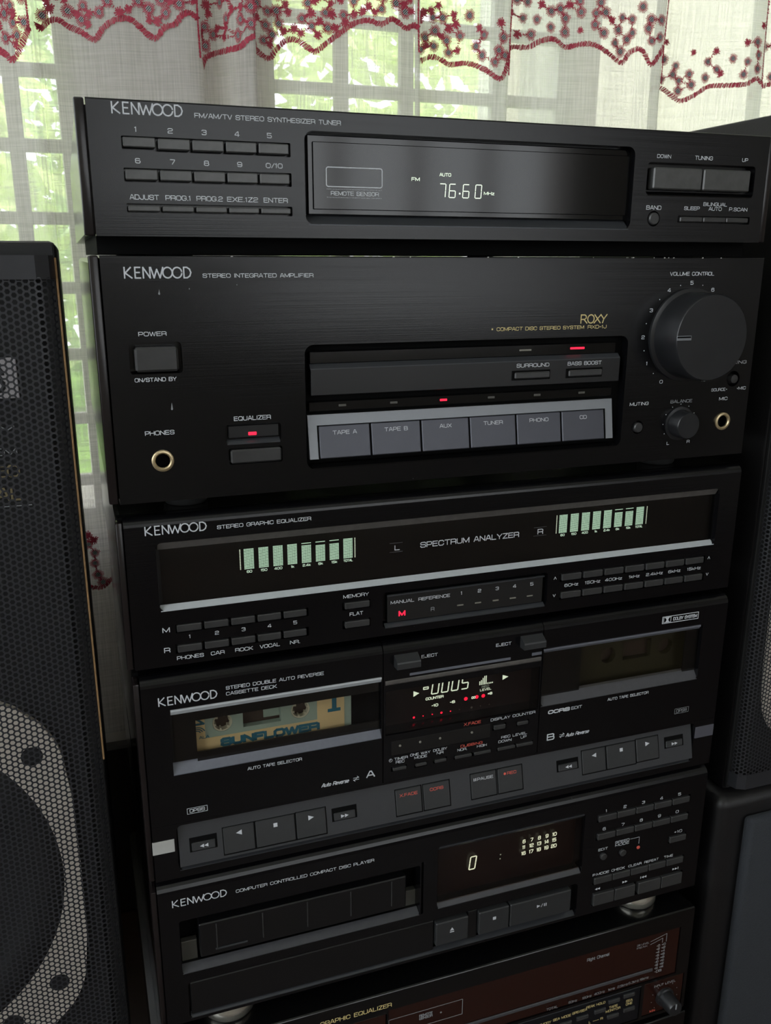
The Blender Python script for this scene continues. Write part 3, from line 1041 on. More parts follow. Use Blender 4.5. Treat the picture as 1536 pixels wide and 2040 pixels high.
# ------------------------------------------------------------------ tuner
X0 = -2.1
t = thing('stereo_tuner', 'slim black radio tuner with lit 76.60 display, topmost unit of the stack', 'tuner', (X0 + 180, 165, 0))
X1 = X0 + 360
T = 8
slots = [(15.8, 88.6, 42.5, 48.4), (15.9, 88.8, 30.0, 35.8), (16.1, 88.8, 17.4, 21.5)]
panel('front_panel', t, X0 + 4.7, X1 - 4.7, 8, 62.7, T,
      [(a, c, d, e, 0.5, 4.5) for a, c, d, e in slots] +
      [(95.0, 269.0, 13.9, 54.0, 4.0, 6.0), (277.0, 345.6, 31.2, 47.2, 2.0, 5), (279.2, 287.0, 15.6, 23.4, 3.9, 4.5), (298.3, 345.2, 17.4, 21.3, .5, 4.5)], chamfer=(.7, .8))
end_caps(t, X0, X1, 8, 62.7, T)
cover(t, X0 + 0.4, X1 - 0.4, 9, 60.8, T, 330)
feet(t, X0, X1, -1, 9)
MB().box(X0 + 5, X1 - 3, 14, 250, 0.6, 9).build('gap_filler', 'black_matte', t)  # black filler added so the gap under the tuner stays dark
wordmark(t, 12.8, 42.0, 57.0, 4.3)
text('FM/AM/TV STEREO SYNTHESIZER TUNER', 47.0, 112.1, 56.9, 1.7, t)
for r_, (a, c, z0, z1) in enumerate(slots):
    for i in range(5):
        bx = a + .6 + i * 14.45
        if r_ < 2:
            dz = 0.6 if (r_, i) == (0, 0) else 0
            button(t, bx, bx + 13.5, z0 + 1.0 + dz, z1 - .6 + dz * .5, -0.9 + (0.8 if (r_, i) == (0, 0) else 0), 4, 'button_lit')
        else:
            button(t, bx, bx + 13.5, z0 + .9, z1 - .8, -0.5, 4, 'button_lit')
for i, s_ in enumerate('12345'):
    ctext(s_, 22.0 + i * 14.3, 51.1, 1.8, t)
for i, s_ in enumerate(['6', '7', '8', '9', '0/10']):
    ctext(s_, 22.0 + i * 14.5 + (1.0 if i == 4 else 0), 38.7, 1.8, t)
for s_, a, c in (('ADJUST', 17.7, 29.7), ('PROG.1', 32.7, 43.3), ('PROG.2', 46.0, 57.2), ('EXE.1Z2', 59.4, 73.0), ('ENTER', 75.8, 86.6)):
    text(s_, a, c, 23.2, 1.8, t)
ledge(t, 96.5, 268.2, 14.2, 18.4, 5.4, 'bevel_lip')
block('display_frame', 97.0, 270.5, 3.6, 5.9, 18.4, 53.0, 'black_gloss', t, .5)
dw = block('display_window', 99.5, 268.2, 2.8, 3.6, 20.8, 50.0, 'black_gloss', t, .3)
dw['label'] = 'dark glossy display window'
YD = 2.75
outline(105.8, 133.0, 30.9, 39.3, 1.0, .22, t, 'print_white', YD)
dotted(106.2, 132.6, 29.8, t, 'print_white', YD)
dotted(106.2, 132.6, 26.2, t, 'print_white', YD)
text('REMOTE SENSOR', 108.0, 131.2, 27.2, 1.6, t, 'print_white', YD)
text('FM', 147.9, 151.8, 34.6, 1.4, t, 'vfd_bright', YD)
text('AUTO', 162.2, 168.0, 37.1, 1.3, t, 'vfd_bright', YD)
for ch, x in (('7', 162.0), ('6', 167.2), ('6', 174.4), ('0', 181.0)):
    digit(ch, x, 27.5, 3.2, 6.1, t, 'vfd_bright', YD, 0.06, .2)
shape([disc(172.9, 29.4, .45)], t, 'vfd_bright', YD)
text('MHz', 185.9, 191.4, 29.2, 1.3, t, 'vfd_bright', YD)
button(t, 281.0, 311.3, 34.2, 44.9, -0.4, 5, 'button_lit', .6, 'tuning_button')
button(t, 312.3, 342.6, 34.2, 44.9, -0.4, 5, 'button_lit', .6, 'tuning_button')
ledge(t, 278.2, 344.8, 31.4, 33.2, 4, 'black_gloss')
text('DOWN', 282.3, 290.6, 49.4, 1.6, t)
text('TUNING', 305.7, 316.8, 49.4, 1.7, t)
text('UP', 336.1, 339.7, 49.4, 1.6, t)
text('BAND', 278.2, 287.2, 24.1, 1.8, t)
MB().lathe([(3.1, 4.4), (3.1, -0.6), (2.6, -1.1), (0.01, -1.1)], 283.1, 19.5, 28).build('round_button', 'button', t, smooth=True)
for i in range(3):
    button(t, 299.6 + i * 15.0, 314.0 + i * 15.0, 18.2, 20.7, -0.5, 4)
text('SLEEP', 301.8, 311.5, 24.3, 1.6, t)
text('BILINGUAL', 313.9, 329.1, 26.6, 1.6, t)
text('AUTO', 317.6, 325.8, 24.3, 1.6, t)
text('P.SCAN', 331.0, 342.8, 24.3, 1.6, t)

# ------------------------------------------------------------------ amplifier
X0 = -1.6
X1 = X0 + 360
t = thing('stereo_amplifier', 'tall black amplifier with big round volume knob and gold lettering', 'amplifier', (X0 + 180, 165, -119.2))
panel('front_panel', t, X0 + 4.7, X1 - 0.0, -111.7, 0, T,
      [(12.2, 35.6, -52.0, -37.4, 2.2, 5), (20.5, 27.1, -95.3, -88.7, 3.3, None), (53.6, 80.5, -86.6, -76.8, 2.0, 2.5),
       (54.6, 80.8, -96.4, -88.6, 1.0, 4.5), (93.0, 273.5, -101.8, -40.7, 4.5, None), (280.2, 287.8, -95.5, -87.9, 3.8, 4.5),
       (338.2, 344.8, -94.7, -88.1, 3.3, None), (341.7, 350.7, -71.5, -62.5, 4.5, 4)], chamfer=(.7, .8))
block('end_cap', X0, X0 + 4.2, .9, T, -111.7, 0, 'end_cap', t, .8, 2)
cover(t, X0 + 0.4, X1 - 0.4, -110.7, -1.2, T + 7, 330)
MB().box(X0 + 1, X1 - 1, T, T + 7, -110.7, -1.2).build('chassis', 'black_matte', t)
feet(t, X0, X1, -120.2, -110.7)
wordmark(t, 12.8, 41.8, -9.5, 4.5)
text('STEREO INTEGRATED AMPLIFIER', 46.9, 97.9, -9.4, 1.6, t)
text('POWER', 17.1, 29.1, -34.6, 1.7, t)
pb = button(t, 14.6, 33.8, -50.6, -39.6, -1.6, 5, 'button', 1.0, 'power_button')
ledge(t, 13.2, 34.6, -51.6, -50.9, 3, 'black_gloss')
text('ON/STAND BY', 14.0, 32.3, -55.0, 1.6, t)
text('PHONES', 16.8, 29.8, -79.7, 1.8, t)
jack(t, 23.8, -92.0)
text('EQUALIZER', 58.0, 75.5, -75.1, 1.8, t)
block('indicator_panel', 55.0, 79.6, .8, 2.6, -83.8, -77.6, 'black_plastic', t, .4)
ledge(t, 54.2, 79.9, -86.2, -84.4, 2.2, 'bevel_lip')
block('indicator_light', 64.6, 68.6, .5, 1.2, -82.7, -81.1, 'led_red', t, .2)['label'] = 'lit red indicator'
button(t, 55.6, 80.3, -95.9, -89.2, -1.0, 4.5, 'button', .7)
text('*', 191.3, 192.0, -36.3, 1.6, t, 'print_gold', hw=.2)
text('COMPACT DISC STEREO SYSTEM', 194.2, 245.2, -36.4, 1.6, t, 'print_gold')
text('RXD-1J', 247.7, 258.9, -36.4, 1.6, t, 'print_gold')
bw = MB()
for pts in ([(243.2, -33.6), (243.2, -29.3), (245.4, -29.3), (246.3, -30.0), (246.3, -30.9), (245.4, -31.6), (243.2, -31.6)], [(245.0, -31.6), (246.9, -33.6)],
            [(249.2 + 1.95 * math.cos(6.283 * i / 18), -31.45 + 2.15 * math.sin(6.283 * i / 18)) for i in range(19)],
            [(251.4, -29.3), (255.0, -33.6)], [(251.2, -33.6), (255.2, -29.3)], [(255.2, -29.3), (257.1, -31.6), (258.9, -29.3)], [(257.1, -31.6), (256.4, -33.6)]):
    bw.stroke(pts, .3, -.06)
bw.build('lettering', 'print_gold', t)
for x, z, h in ((27.2, -15.6, 2.6), (29.5, -66.8, 3.6), (40.5, -14.2, .8), (62.0, -12.6, .7)):
    w = min(.45, h * .3)
    MB().poly([(x - w, -.05, z - h / 2 + w), (x, -.05, z - h / 2), (x + w, -.05, z - h / 2 + w), (x + w * .25, -.05, z + h / 2)]).build('dried_drip', 'print_dim', t)
rw = random.Random(3)
for i in range(16):
    x = rw.choice([rw.uniform(240, 300), rw.uniform(5, 340)])
    w = rw.uniform(.3, 1.3)
    MB().poly([(x, -.05, -.5), (x + w, -.05, -.4), (x + w * .8, -.05, 0), (x + w * .2, -.05, 0)]).build('paint_chip', 'sticker', t)
# function panel in the wide recess
block('recess_back', 93.4, 276.5, 6.6, 7.8, -104, -41.0, 'black_matte', t, 0)
block('indicator_strip', 96.0, 268.0, 3.0, 6.4, -50.2, -44.2, 'black_gloss', t, .4)
ledge(t, 96.0, 269.5, -52.2, -50.2, 2.4, 'bevel_lip', y0=.8)
block('switch_panel', 96.2, 270.2, 1.2, 6.4, -65.4, -52.4, 'black_plastic', t, .3)
block('indicator_light', 209.2, 216.2, 2.7, 3.3, -47.4, -46.5, 'led_off', t, .1)
block('indicator_light', 239.6, 248.2, 2.7, 3.3, -47.4, -46.3, 'led_red', t, .1)['label'] = 'lit red indicator'
for a, c, s_, p0, p1 in ((204.4, 227.2, 'SURROUND', 207.2, 226.2), (236.6, 259.2, 'BASS BOOST', 237.6, 258.2)):
    block('switch_slot', a, c, 1.0, 1.5, -62.4, -57.3, 'black_matte', t, .2)
    button(t, a + 1.6, c - .5, -61.6, -58.2, .2, 2, 'button', .5)
    text(s_, p0, p1, -55.6, 1.7, t, y=1.1)
block('indicator_strip', 95.2, 267.0, 2.6, 6.4, -73.4, -68.6, 'black_gloss', t, .3)
for i in range(6):
    x = 110.3 + 27.15 * i
    k = block('indicator_light', x, x + 3.9, 2.3, 3, -71.4, -70.3, 'led_red' if i == 2 else 'led_dim', t, .1)
    if i == 2: k['label'] = 'lit red indicator'
YK = [(4.8, -77.6), (0.3, -101.0)]
kf = MB()
kf.prism_x(94.9, 269.0, [(5.0, -75.4), (1.2, -97.0), (6.4, -97.0), (6.4, -75.4)])
kf.build('key_frame', 'key_frame', t)
kf = MB()
kf.prism_x(99.4, 264.4, [(3.9, -80.6), (0.95, -97.2), (3.0, -97.2), (5.0, -80.6)])
kf.build('key_gap', 'black_matte', t)
for i, s_ in enumerate(['TAPE A', 'TAPE B', 'AUX', 'TUNER', 'PHONO', 'CD']):
    x = 100.1 + 27.3 * i
    me = bevbox(26.3, 3.2, 16.2, .35, 'button_key')
    k = place('selector_key', me, t, (x + 13.15, 2.9, -89.0))
    k.rotation_euler = (R(-10.2), 0, 0)
    b = MB()
    w = (sum(GL[c][0] for c in s_) + .26 * (len(s_) - 1)) * 1.75 * 1.05
    a0 = 0
    for c in s_:
        gw, lines = GL[c]
        for ln in lines:
            b.stroke(ln, .13, -1.66, lambda u, v, a0=a0, gw=gw: (-w / 2 + (a0 + u * gw) * 1.75 * 1.05, 3.6 + v * 1.75))
        a0 += gw + .26
    me2 = b.mesh('lettering', 'print_white')
    o = bpy.data.objects.new('lettering', me2)
    link(o)
    o.parent = k
ledge(t, 96, 271, -101.2, -99.6, 5, 'black_gloss')
# volume
text('VOLUME CONTROL', 296.7, 325.3, -9.4, 1.7, t)
KX, KZ = 311.3, -41.9
for n in range(11):
    a = R(240 - 30 * n)
    ctext(str(n), KX + 28.6 * math.cos(a), KZ + 28.6 * math.sin(a), 1.7, t)
    if n < 10:
        a -= R(15)
        shape([disc(KX + 28.2 * math.cos(a), KZ + 28.2 * math.sin(a), .3, 8)], t)
kn = MB().lathe([(25.4, 0.1), (25.4, -1.6), (24.2, -2.0), (23.4, -2.4), (22.9, -20.0), (22.3, -20.8), (0.01, -20.8)], KX + .3, KZ + .5, 96).build('volume_knob', 'knob', t, smooth=True)
kn['label'] = 'large round black volume knob'
block('pointer_notch', KX - 22.3, KX - 13.2, -21.0, -20.7, KZ - .3, KZ + 2.2, 'key_frame', kn, .1)
block('pointer_groove', KX - 22.2, KX - 13.6, -21.1, -20.95, KZ + 1.0, KZ + 1.8, 'black_matte', kn, .05)
text('MUTING', 277.8, 289.8, -79.2, 1.6, t)
MB().lathe([(2.8, 4.4), (2.8, -0.8), (2.3, -1.3), (0.01, -1.3)], 284.0, -91.7, 28).build('round_button', 'button', t, smooth=True)
text('BALANCE', 304.7, 319.1, -79.1, 1.6, t, 'print_dim')
bk = MB().lathe([(9.6, 0.1), (9.6, -.8), (8.0, -1.0), (7.5, -8.0), (7.0, -8.6), (0.01, -8.6)], 311.8, -91.0, 48).build('balance_knob', 'knob', t, smooth=True)
for i in range(9):
    a = R(90 - 30 * (i - 4))
    shape([disc(311.8 + 11.0 * math.cos(a), -91.0 + 11.0 * math.sin(a), .28, 8)], t)
ctext('L', 305.4, -102.2, 1.5, t)
ctext('R', 319.2, -102.0, 1.5, t)
text('MIC', 338.0, 343.6, -79.0, 1.6, t)
jack(t, 341.5, -91.4)
text('SOURCE', 331.9, 341.4, -73.6, 1.5, t)
text('MIC', 350.8, 355.8, -73.4, 1.5, t)
shape([disc(342.4, -72.9, .35, 8), disc(350.0, -72.7, .35, 8)], t)
text('MIXING', 340.6, 354.2, -58.4, 1.6, t)
MB().lathe([(2.5, 4), (2.4, -1.2), (0.01, -1.4)], 346.2, -67.0, 20).build('mixing_switch', 'button', t, smooth=True)

# ------------------------------------------------------------------ graphic equalizer
X0 = 0.1
X1 = X0 + 360
t = thing('graphic_equalizer', 'black graphic equalizer with lit green spectrum analyzer bars', 'equalizer', (X0 + 180, 165, -202.5))
mrow = [(25.0 + 13.45 * i, 37.7 + 13.45 * i) for i in range(5)]
frow = [(240.6 + 14.15 * i, 254.4 + 14.15 * i) for i in range(7)]
panel('front_panel', t, X0 + 3.5, X1 - 0.0, -196.8, -119.2, T,
      [(17.5, 346.0, -167.2, -132.2, 3.0, None), (24.3, 92.0, -179.6, -174.9, .4, 4), (23.6, 92.0, -190.6, -185.6, .4, 4),
       (110.3, 125.8, -179.0, -174.4, .5, 4), (110.3, 125.8, -189.8, -185.0, .5, 4), (132.8, 232.2, -192.3, -172.0, 2.0, 4),
       (240.0, 340.2, -178.8, -173.8, .4, 4), (240.4, 340.6, -189.8, -184.8, .4, 4)], chamfer=(4.2, 5))
block('end_cap', X0, X0 + 3.2, 1.2, T, -196.8, -121, 'end_cap', t, .8, 2)
cover(t, X0 + .6, X1 - .6, -195.8, -120.4, T + 6, 330)
MB().box(X0 + 1, X1 - 1, T, T + 6, -195.8, -120.4).build('chassis', 'black_matte', t)
feet(t, X0, X1, -203.5, -195.8)
wordmark(t, 13.2, 42.3, -127.8, 4.2)
text('STEREO GRAPHIC EQUALIZER', 47.4, 94.3, -127.8, 1.7, t)
MB().prism_x(18.6, 345.2, [(0.6, -132.4), (3.0, -136.4), (3.4, -136.0), (3.4, -132.4)]).build('upper_lip', 'dusty_lip', t)
ledge(t, 18.0, 345.6, -167.0, -165.2, 3.6, 'sheen_lip')
block('display_board', 18, 346.5, 6.0, 7.5, -167, -132.5, 'display_board', t, 0)
block('display_window', 19.5, 345.4, 3.3, 3.8, -164.9, -136.0, 'pane_dark', t, 0)['label'] = 'dark smoked display window'
YD = 5.9
F = 1.0143


def bars(bx0, pitch, w, z0, z1, colx0, colx1, tops):
    rows, cols = 17, 9
    dz = (z1 - z0) / rows
    for i in range(8):
        b = MB()
        n = tops[i]
        for r_ in range(rows):
            if n <= r_ < rows - 1 and n < rows:
                continue
            if r_ == rows - 1 and tops[i] == rows - 3.5:
                continue
            for c in range(cols):
                px = bx0 + pitch * i + w * (c + .5) / cols
                pz = z0 + dz * (r_ + .5)
                b.poly([(px - w / cols * .36, YD, pz - dz * .30), (px + w / cols * .36, YD, pz - dz * .30),
                        (px + w / cols * .36, YD, pz + dz * .30), (px - w / cols * .36, YD, pz + dz * .30)])
        b.build('spectrum_bar', 'vfd_bar', t)
    for cx in (colx0, colx1):
        shape([sq(cx, z0 + dz * (r_ + .5), .5, dz * .62) for r_ in range(rows)], t, 'vfd_bright', YD, 'level_scale')
    for i, s_ in enumerate(['60', '150', '400', '1k', '2.4k', '6k', '15k', 'TOTAL']):
        ctext(s_, bx0 + pitch * i + w / 2, z0 - 1.25, 1.15, t, 'vfd', YD, wf=1.0 if i < 7 else .72)


bars(60.7, 7.46, 5.1, -152.4, -141.4, 58.8, 119.3, [17, 17, 17, 17, 15, 14, 14, 17])
bars(241.0, 7.32, 5.3, -151.5, -140.6, 239.4, 299.6, [17, 17, 17, 17, 17, 14, 14, 17])
YP = 3.25
text('L', 140.7, 143.2, -149.8, 2.4, t, y=YP)
dotted(138.0, 145.4, -145.9, t, y=YP, mat='print_dim')
dotted(138.0, 145.4, -150.9, t, y=YP, mat='print_dim')
text('SPECTRUM ANALYZER', 155.4, 214.1, -149.9, 2.7, t, y=YP)
text('R', 226.1, 229.2, -149.6, 2.7, t, y=YP)
dotted(223.7, 231.2, -145.7, t, y=YP, mat='print_dim')
dotted(223.7, 231.2, -150.6, t, y=YP, mat='print_dim')
for (a, c) in mrow:
    button(t, a, c - .6, -179.0, -175.3, -1.0, 4)
    button(t, a - .3, c - .9, -190.0, -186.2, -1.0, 4)
for i in range(5):
    ctext('12345'[i], 31.0 + 13.45 * i, -182.2, 1.7, t)
text('M', 18.2, 21.4, -178.4, 2.3, t)
text('R', 18.3, 20.9, -189.2, 2.3, t)
for s_, a, c in (('PHONES', 24.2, 37.2), ('CAR', 41.0, 47.6), ('ROCK', 53.3, 62.2), ('VOCAL', 66.0, 76.3), ('NR.', 81.9, 87.0)):
    text(s_, a, c, -194.0, 1.75, t)
text('MEMORY', 111.0, 124.8, -172.3, 1.7, t)
text('FLAT', 114.4, 121.6, -182.6, 1.7, t)
button(t, 111.6, 125.3, -178.5, -174.9, -1.0, 4)
button(t, 111.6, 125.3, -189.3, -185.6, -1.0, 4)
block('indicator_window', 136.0, 230.0, 1.4, 3.9, -190.2, -174.8, 'display_board', t, .3)
MB().prism_x(135.6, 230.4, [(0.4, -174.0), (0.4, -174.7), (1.4, -175.2), (1.6, -174.0)]).build('upper_lip', 'bevel_lip', t)
ledge(t, 134.2, 231.2, -192.2, -190.6, 2.4, 'bevel_lip')
Y_ = 1.33
text('MANUAL', 137.9, 151.2, -179.6, 1.6, t, y=Y_)
text('REFERENCE', 153.9, 172.3, -179.6, 1.6, t, y=Y_)
for i in range(5):
    ctext('12345'[i], 179.3 + 10.9 * i, -178.4, 1.7, t, y=Y_)
    block('indicator_light', 176.9 + 10.8 * i, 180.6 + 10.8 * i, 1.1, 1.6, -185.8, -185.1, 'led_off', t, .05)
text('M', 142.7, 145.9, -186.9, 2.4, t, 'led_red', y=1.3, hw=.36)['label'] = 'lit red letter M'
text('R', 161.3, 163.1, -186.6, 2.0, t, 'print_dim', y=Y_)
for i, (a, c) in enumerate(frow):
    button(t, a + .5, c - .5, -178.2, -174.2, -1.0, 4)
    button(t, a + .8, c - .2, -189.2, -185.2, -1.0, 4)
    ctext(['60Hz', '150Hz', '400Hz', '1kHz', '2.4kHz', '6kHz', '15kHz'][i], (a + c) / 2 + .4, -181.4, 1.6, t, wf=1.25)
for s_, z in (('^', -176.2), ('<', -186.7)):
    ctext(s_, 237.0, z, 1.7, t)
    ctext(s_, 343.1, z + .5, 1.7, t)

# ------------------------------------------------------------------ cassette deck
X0 = 1.8
X1 = X0 + 360
t = thing('cassette_deck', 'black double cassette deck with counter display and transport keys', 'cassette deck', (X0 + 180, 165, -324.7))
TD = 26
panel('cassette_door', t, X0 + 3.4, 132.9, -287.6, -202.5, 12,
      [(18.4, 132.2, -258.6, -221.0, .6, None)], chamfer=(5.0, 6))['label'] = 'left cassette door with tape behind its window'
panel('cassette_door', t, 231.9, X1, -287.6, -202.5, 12,
      [(232.5, 344.4, -257.0, -219.4, 2.5, None)], chamfer=(5.0, 6))['label'] = 'right cassette door with dark window'
panel('centre_panel', t, 133.4, 231.4, -287.6, -202.5, 12,
      [(134.6, 230.8, -258.0, -230.6, .4, None), (138, 147.6, -281.4, -278.4, .3, 3), (152.2, 160.0, -281.8, -279.0, .3, 3), (163.8, 172.4, -281.4, -278.4, .3, 3),
       (176.8, 200.8, -281.4, -278.8, .3, 3), (204.4, 228.6, -281.4, -278.6, .3, 3), (201.0, 210.0, -267.2, -263.2, .3, 3), (216.6, 225.0, -267.0, -263.8, .3, 3)], chamfer=(5.0, 6))
panel('lower_panel', t, X0 + 3.4, X1, -321.1, -287.7, 12, [(17.6, 346.8, -316.6, -289.0, 3.0, 5)])
block('end_cap', X0, X0 + 3.1, 1.2, 12, -321.1, -205, 'end_cap', t, .8, 2)
cover(t, X0 + .6, X1 - .6, -320.1, -203.6, TD, 330)
MB().box(X0 + 1, X1 - 1, TD - 1, TD, -320.1, -203.6).build('chassis', 'black_matte', t)
for bx in ((X0 + .6, X0 + 3.4), (X1 - 3.4, X1 - .6)):
    MB().box(bx[0], bx[1], 12, TD, -320.1, -203.6).build('side_wall', 'black_matte', t)
MB().box(X0 + 3.4, X1 - 3.4, 12, TD, -206, -203.6).build('top_wall', 'black_matte', t)
MB().box(X0 + 3.4, X1 - 3.4, 12, TD, -320.1, -290).build('mechanism', 'black_matte', t)
feet(t, X0, X1, -325.7, -320.1, r=12)
wordmark(t, 13.4, 42.9, -218.0, 4.4)
text('STEREO DOUBLE AUTO REVERSE', 47.6, 99.5, -214.3, 1.7, t)
text('CASSETTE DECK', 47.5, 73.9, -217.6, 1.7, t)
# door A window
MB().prism_x(19.0, 132.2, [(-0.3, -221.2), (-0.3, -222.2), (1.2, -224.6), (1.8, -224.4), (1.8, -221.2)]).build('upper_lip', 'sheen_lip', t)
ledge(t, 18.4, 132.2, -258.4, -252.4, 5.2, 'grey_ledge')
block('tape_window', 19.6, 132.2, 2.4, 3.0, -252.6, -224.6, 'pane_tape', t, 0)['label'] = 'clear cassette window'
block('window_mask', 18.6, 31.4, 3.2, 4.2, -253, -222, 'black_plastic', t, 0)
block('window_mask', 31.4, 132.4, 3.2, 4.2, -231.0, -222, 'black_plastic', t, 0)
block('window_mask', 31.4, 132.4, 3.2, 4.2, -256, -249.4, 'black_plastic', t, 0)
text('AUTO TAPE SELECTOR', 56.8, 86.3, -263.4, 1.6, t)
text('Auto Reverse', 97.2, 112.6, -282.6, 2.0, t, slant=.3, hw=.22)


def arrows(x, z):
    b = MB()
    for d, dz in ((1, .7), (-1, -.5)):
        b.stroke([(x - 1.6 * d, z + dz), (x + 1.6 * d, z + dz), (x + .6 * d, z + dz + .9 * d)], .16, -.06)
    b.stroke([(x - .9, z - .5), (x + .9, z + .7)], .12, -.06)
    b.build('symbol', 'print_white', t)


arrows(117.2, -281.5)
text('A', 123.5, 128.0, -282.0, 3.6, t, hw=.36)


def dpss(x0, x1, z0, z1, mat):
    outline(x0, x1, z0, z1, 0, .12, t, mat)
    text('DPSS', x0 + 1.4, x1 - 1.4, z0 + .8, z1 - z0 - 1.6, t, mat, hw=.16)


dpss(23.9, 34.4, -283.1, -279.8, 'print_white')
# door B
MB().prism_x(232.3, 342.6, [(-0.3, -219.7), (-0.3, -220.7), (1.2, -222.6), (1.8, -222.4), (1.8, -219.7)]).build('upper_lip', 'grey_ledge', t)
ledge(t, 232.6, 344.2, -256.8, -250.6, 5.0, 'lip_dark')
block('tape_window', 233.0, 344.4, 2.4, 3.0, -250.6, -223.0, 'pane_tape', t, 0)['label'] = 'dusty cassette window'
block('window_mask', 233.0, 260.2, 3.6, 4.6, -254, -222, 'black_plastic', t, 0)
block('window_mask', 335.0, 346.0, 3.6, 4.6, -254, -222, 'black_plastic', t, 0)
outline(313.6, 339.9, -215.0, -210.7, 0, .22, t, 'print_white')
shape([sq(317.1, -212.85, 5.6, 3.5)], t)
half = [(math.cos(R(-90 + 15 * k)), math.sin(R(-90 + 15 * k))) for k in range(13)]
shape([[(314.7 + 1.7 * u, -212.85 + 1.5 * v) for u, v in half], [(319.5 - 1.7 * u, -212.85 + 1.5 * v) for u, v in half][::-1]], t, 'black_matte', -.1)
text('DOLBY SYSTEM', 321.6, 338.8, -213.8, 1.8, t, hw=.2, gap=.2)
text('AUTO TAPE SELECTOR', 278.9, 308.2, -261.2, 1.6, t)
text('CCRS', 238.0, 252.2, -262.7, 1.9, t, hw=.34)
text('EDIT', 253.6, 260.8, -262.6, 1.7, t)
dpss(329.7, 340.2, -279.4, -275.9, 'print_dim')
text('B', 238.2, 242.7, -280.5, 3.7, t, hw=.38)
arrows(248.2, -279.2)
text('Auto Reverse', 251.0, 266.8, -280.6, 2.0, t, slant=.3, hw=.22)
# centre
for a, c, s0 in ((139.4, 153.2, 155.6), (216.6, 230.6, 201.3)):
    k = MB().prism_x(a, c, [(3, -207.6), (-5.0, -211.8), (-5.4, -212.6), (-5.4, -215.8), (3, -216.0)]).build('eject_button', 'deck_key', t)
    text('EJECT', s0, s0 + 9.5, -213.4, 1.65, t)
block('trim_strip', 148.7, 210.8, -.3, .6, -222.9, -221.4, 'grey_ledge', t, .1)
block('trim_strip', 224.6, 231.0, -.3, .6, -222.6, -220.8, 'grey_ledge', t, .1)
MB().prism_x(134.4, 230.8, [(-0.5, -224.6), (-0.5, -226.0), (0.1, -227.0), (0.1, -224.0)]).build('upper_lip', 'dusty_lip', t)
block('display_board', 134.0, 234, 10.5, 11.5, -268, -229, 'display_red', t, 0)
block('display_window', 134.8, 230.6, .8, 1.4, -257.8, -230.6, 'pane_dark', t, 0)['label'] = 'dark reddish counter display window'
YD = 10.4
G = 1.0252


def dx(x): return x * G + 0.28


def dzz(z): return z * G + 0.02


shape([tri(dx(152.8), dzz(-234.7), 3.6, 3.6, 1), tri(dx(208.1), dzz(-233.5), 3.8, 3.2, 1)], t, 'vfd_bright', YD)
outline(dx(157.1), dx(159.9), dzz(-232.9), dzz(-231.7), .2, .3, t, 'vfd_bright', YD)
for i, ch in enumerate('0005'):
    digit(ch, dx(161.9 + 6.1 * i), dzz(-236.6), 4.0, 7.6, t, 'vfd_bright', YD, .12, .36)
text('COUNTER', dx(158.6), dx(169.2), dzz(-239.8), 1.4, t, 'vfd_bright', YD, hw=.18)
text('-10', dx(162.3), dx(166.0), dzz(-244.6), 1.4, t, 'vfd_bright', YD, hw=.2)
text('-6', dx(173.6), dx(176.4), dzz(-244.4), 1.4, t, 'vfd_bright', YD, hw=.2)
text('00', dx(187.0), dx(189.2), dzz(-243.8), 1.2, t, 'vfd_bright', YD, hw=.2)
text('+8', dx(197.2), dx(199.8), dzz(-243.0), 1.3, t, 'vfd_bright', YD, hw=.2)
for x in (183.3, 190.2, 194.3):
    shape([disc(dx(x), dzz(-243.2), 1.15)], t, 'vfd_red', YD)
lv = []
for i in range(9):
    hgt = [1.6, 2.2, 3.4, 4.6, 5.8, 0, 0, 0, 0][i]
    lv.append(sq(dx(191.8 + i * 1.0), dzz(-235.6) + hgt / 2, .55, .9 + hgt))
shape(lv, t, 'vfd_bright', YD, 'level_meter')
text('REC', dx(193.2), dx(197.6), dzz(-238.0), 1.2, t, 'vfd_dim', YD)
text('LEVEL', dx(192.2), dx(199.2), dzz(-239.9), 1.3, t, 'vfd_bright', YD)
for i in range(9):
    shape([disc(dx(151.5 + i * 5.6 + (2 if i > 5 else 0)), dzz(-249.4), .4 if i % 3 else .7, 8)], t, 'vfd_red' if i < 5 else 'led_off', YD)  # dots drawn in for reflections of the red indicator lights
text('X.FADE', 182.7, 193.3, -260.4, 1.6, t, 'print_red')
text('DISPLAY', 199.8, 212.2, -260.6, 1.5, t)
text('COUNTER', 214.0, 228.8, -260.5, 1.5, t)
block('indicator_strip', 138.2, 199.5, -.1, .4, -271.0, -262.2, 'display_board', t, .1)
for x in (143.3, 155.5, 167.8, 187.8):
    MB().lathe([(.75, .2), (.7, -.4), (.01, -.6)], x, -265.6, 14).build('indicator_light', 'led_off', t, smooth=True)
button(t, 202.0, 209.4, -266.8, -264.0, -.6, 3, bev=.3)
button(t, 217.4, 224.4, -266.6, -264.4, -.6, 3, bev=.3)
b = MB()
b.stroke([(137.7 + .95 * math.cos(6.283 * i / 14), -274.0 + .95 * math.sin(6.283 * i / 14)) for i in range(15)], .11, -.06)
b.stroke([(137.7, -273.2), (137.7, -274.0), (137.1, -274.0)], .1, -.06)
b.build('symbol', 'print_white', t)
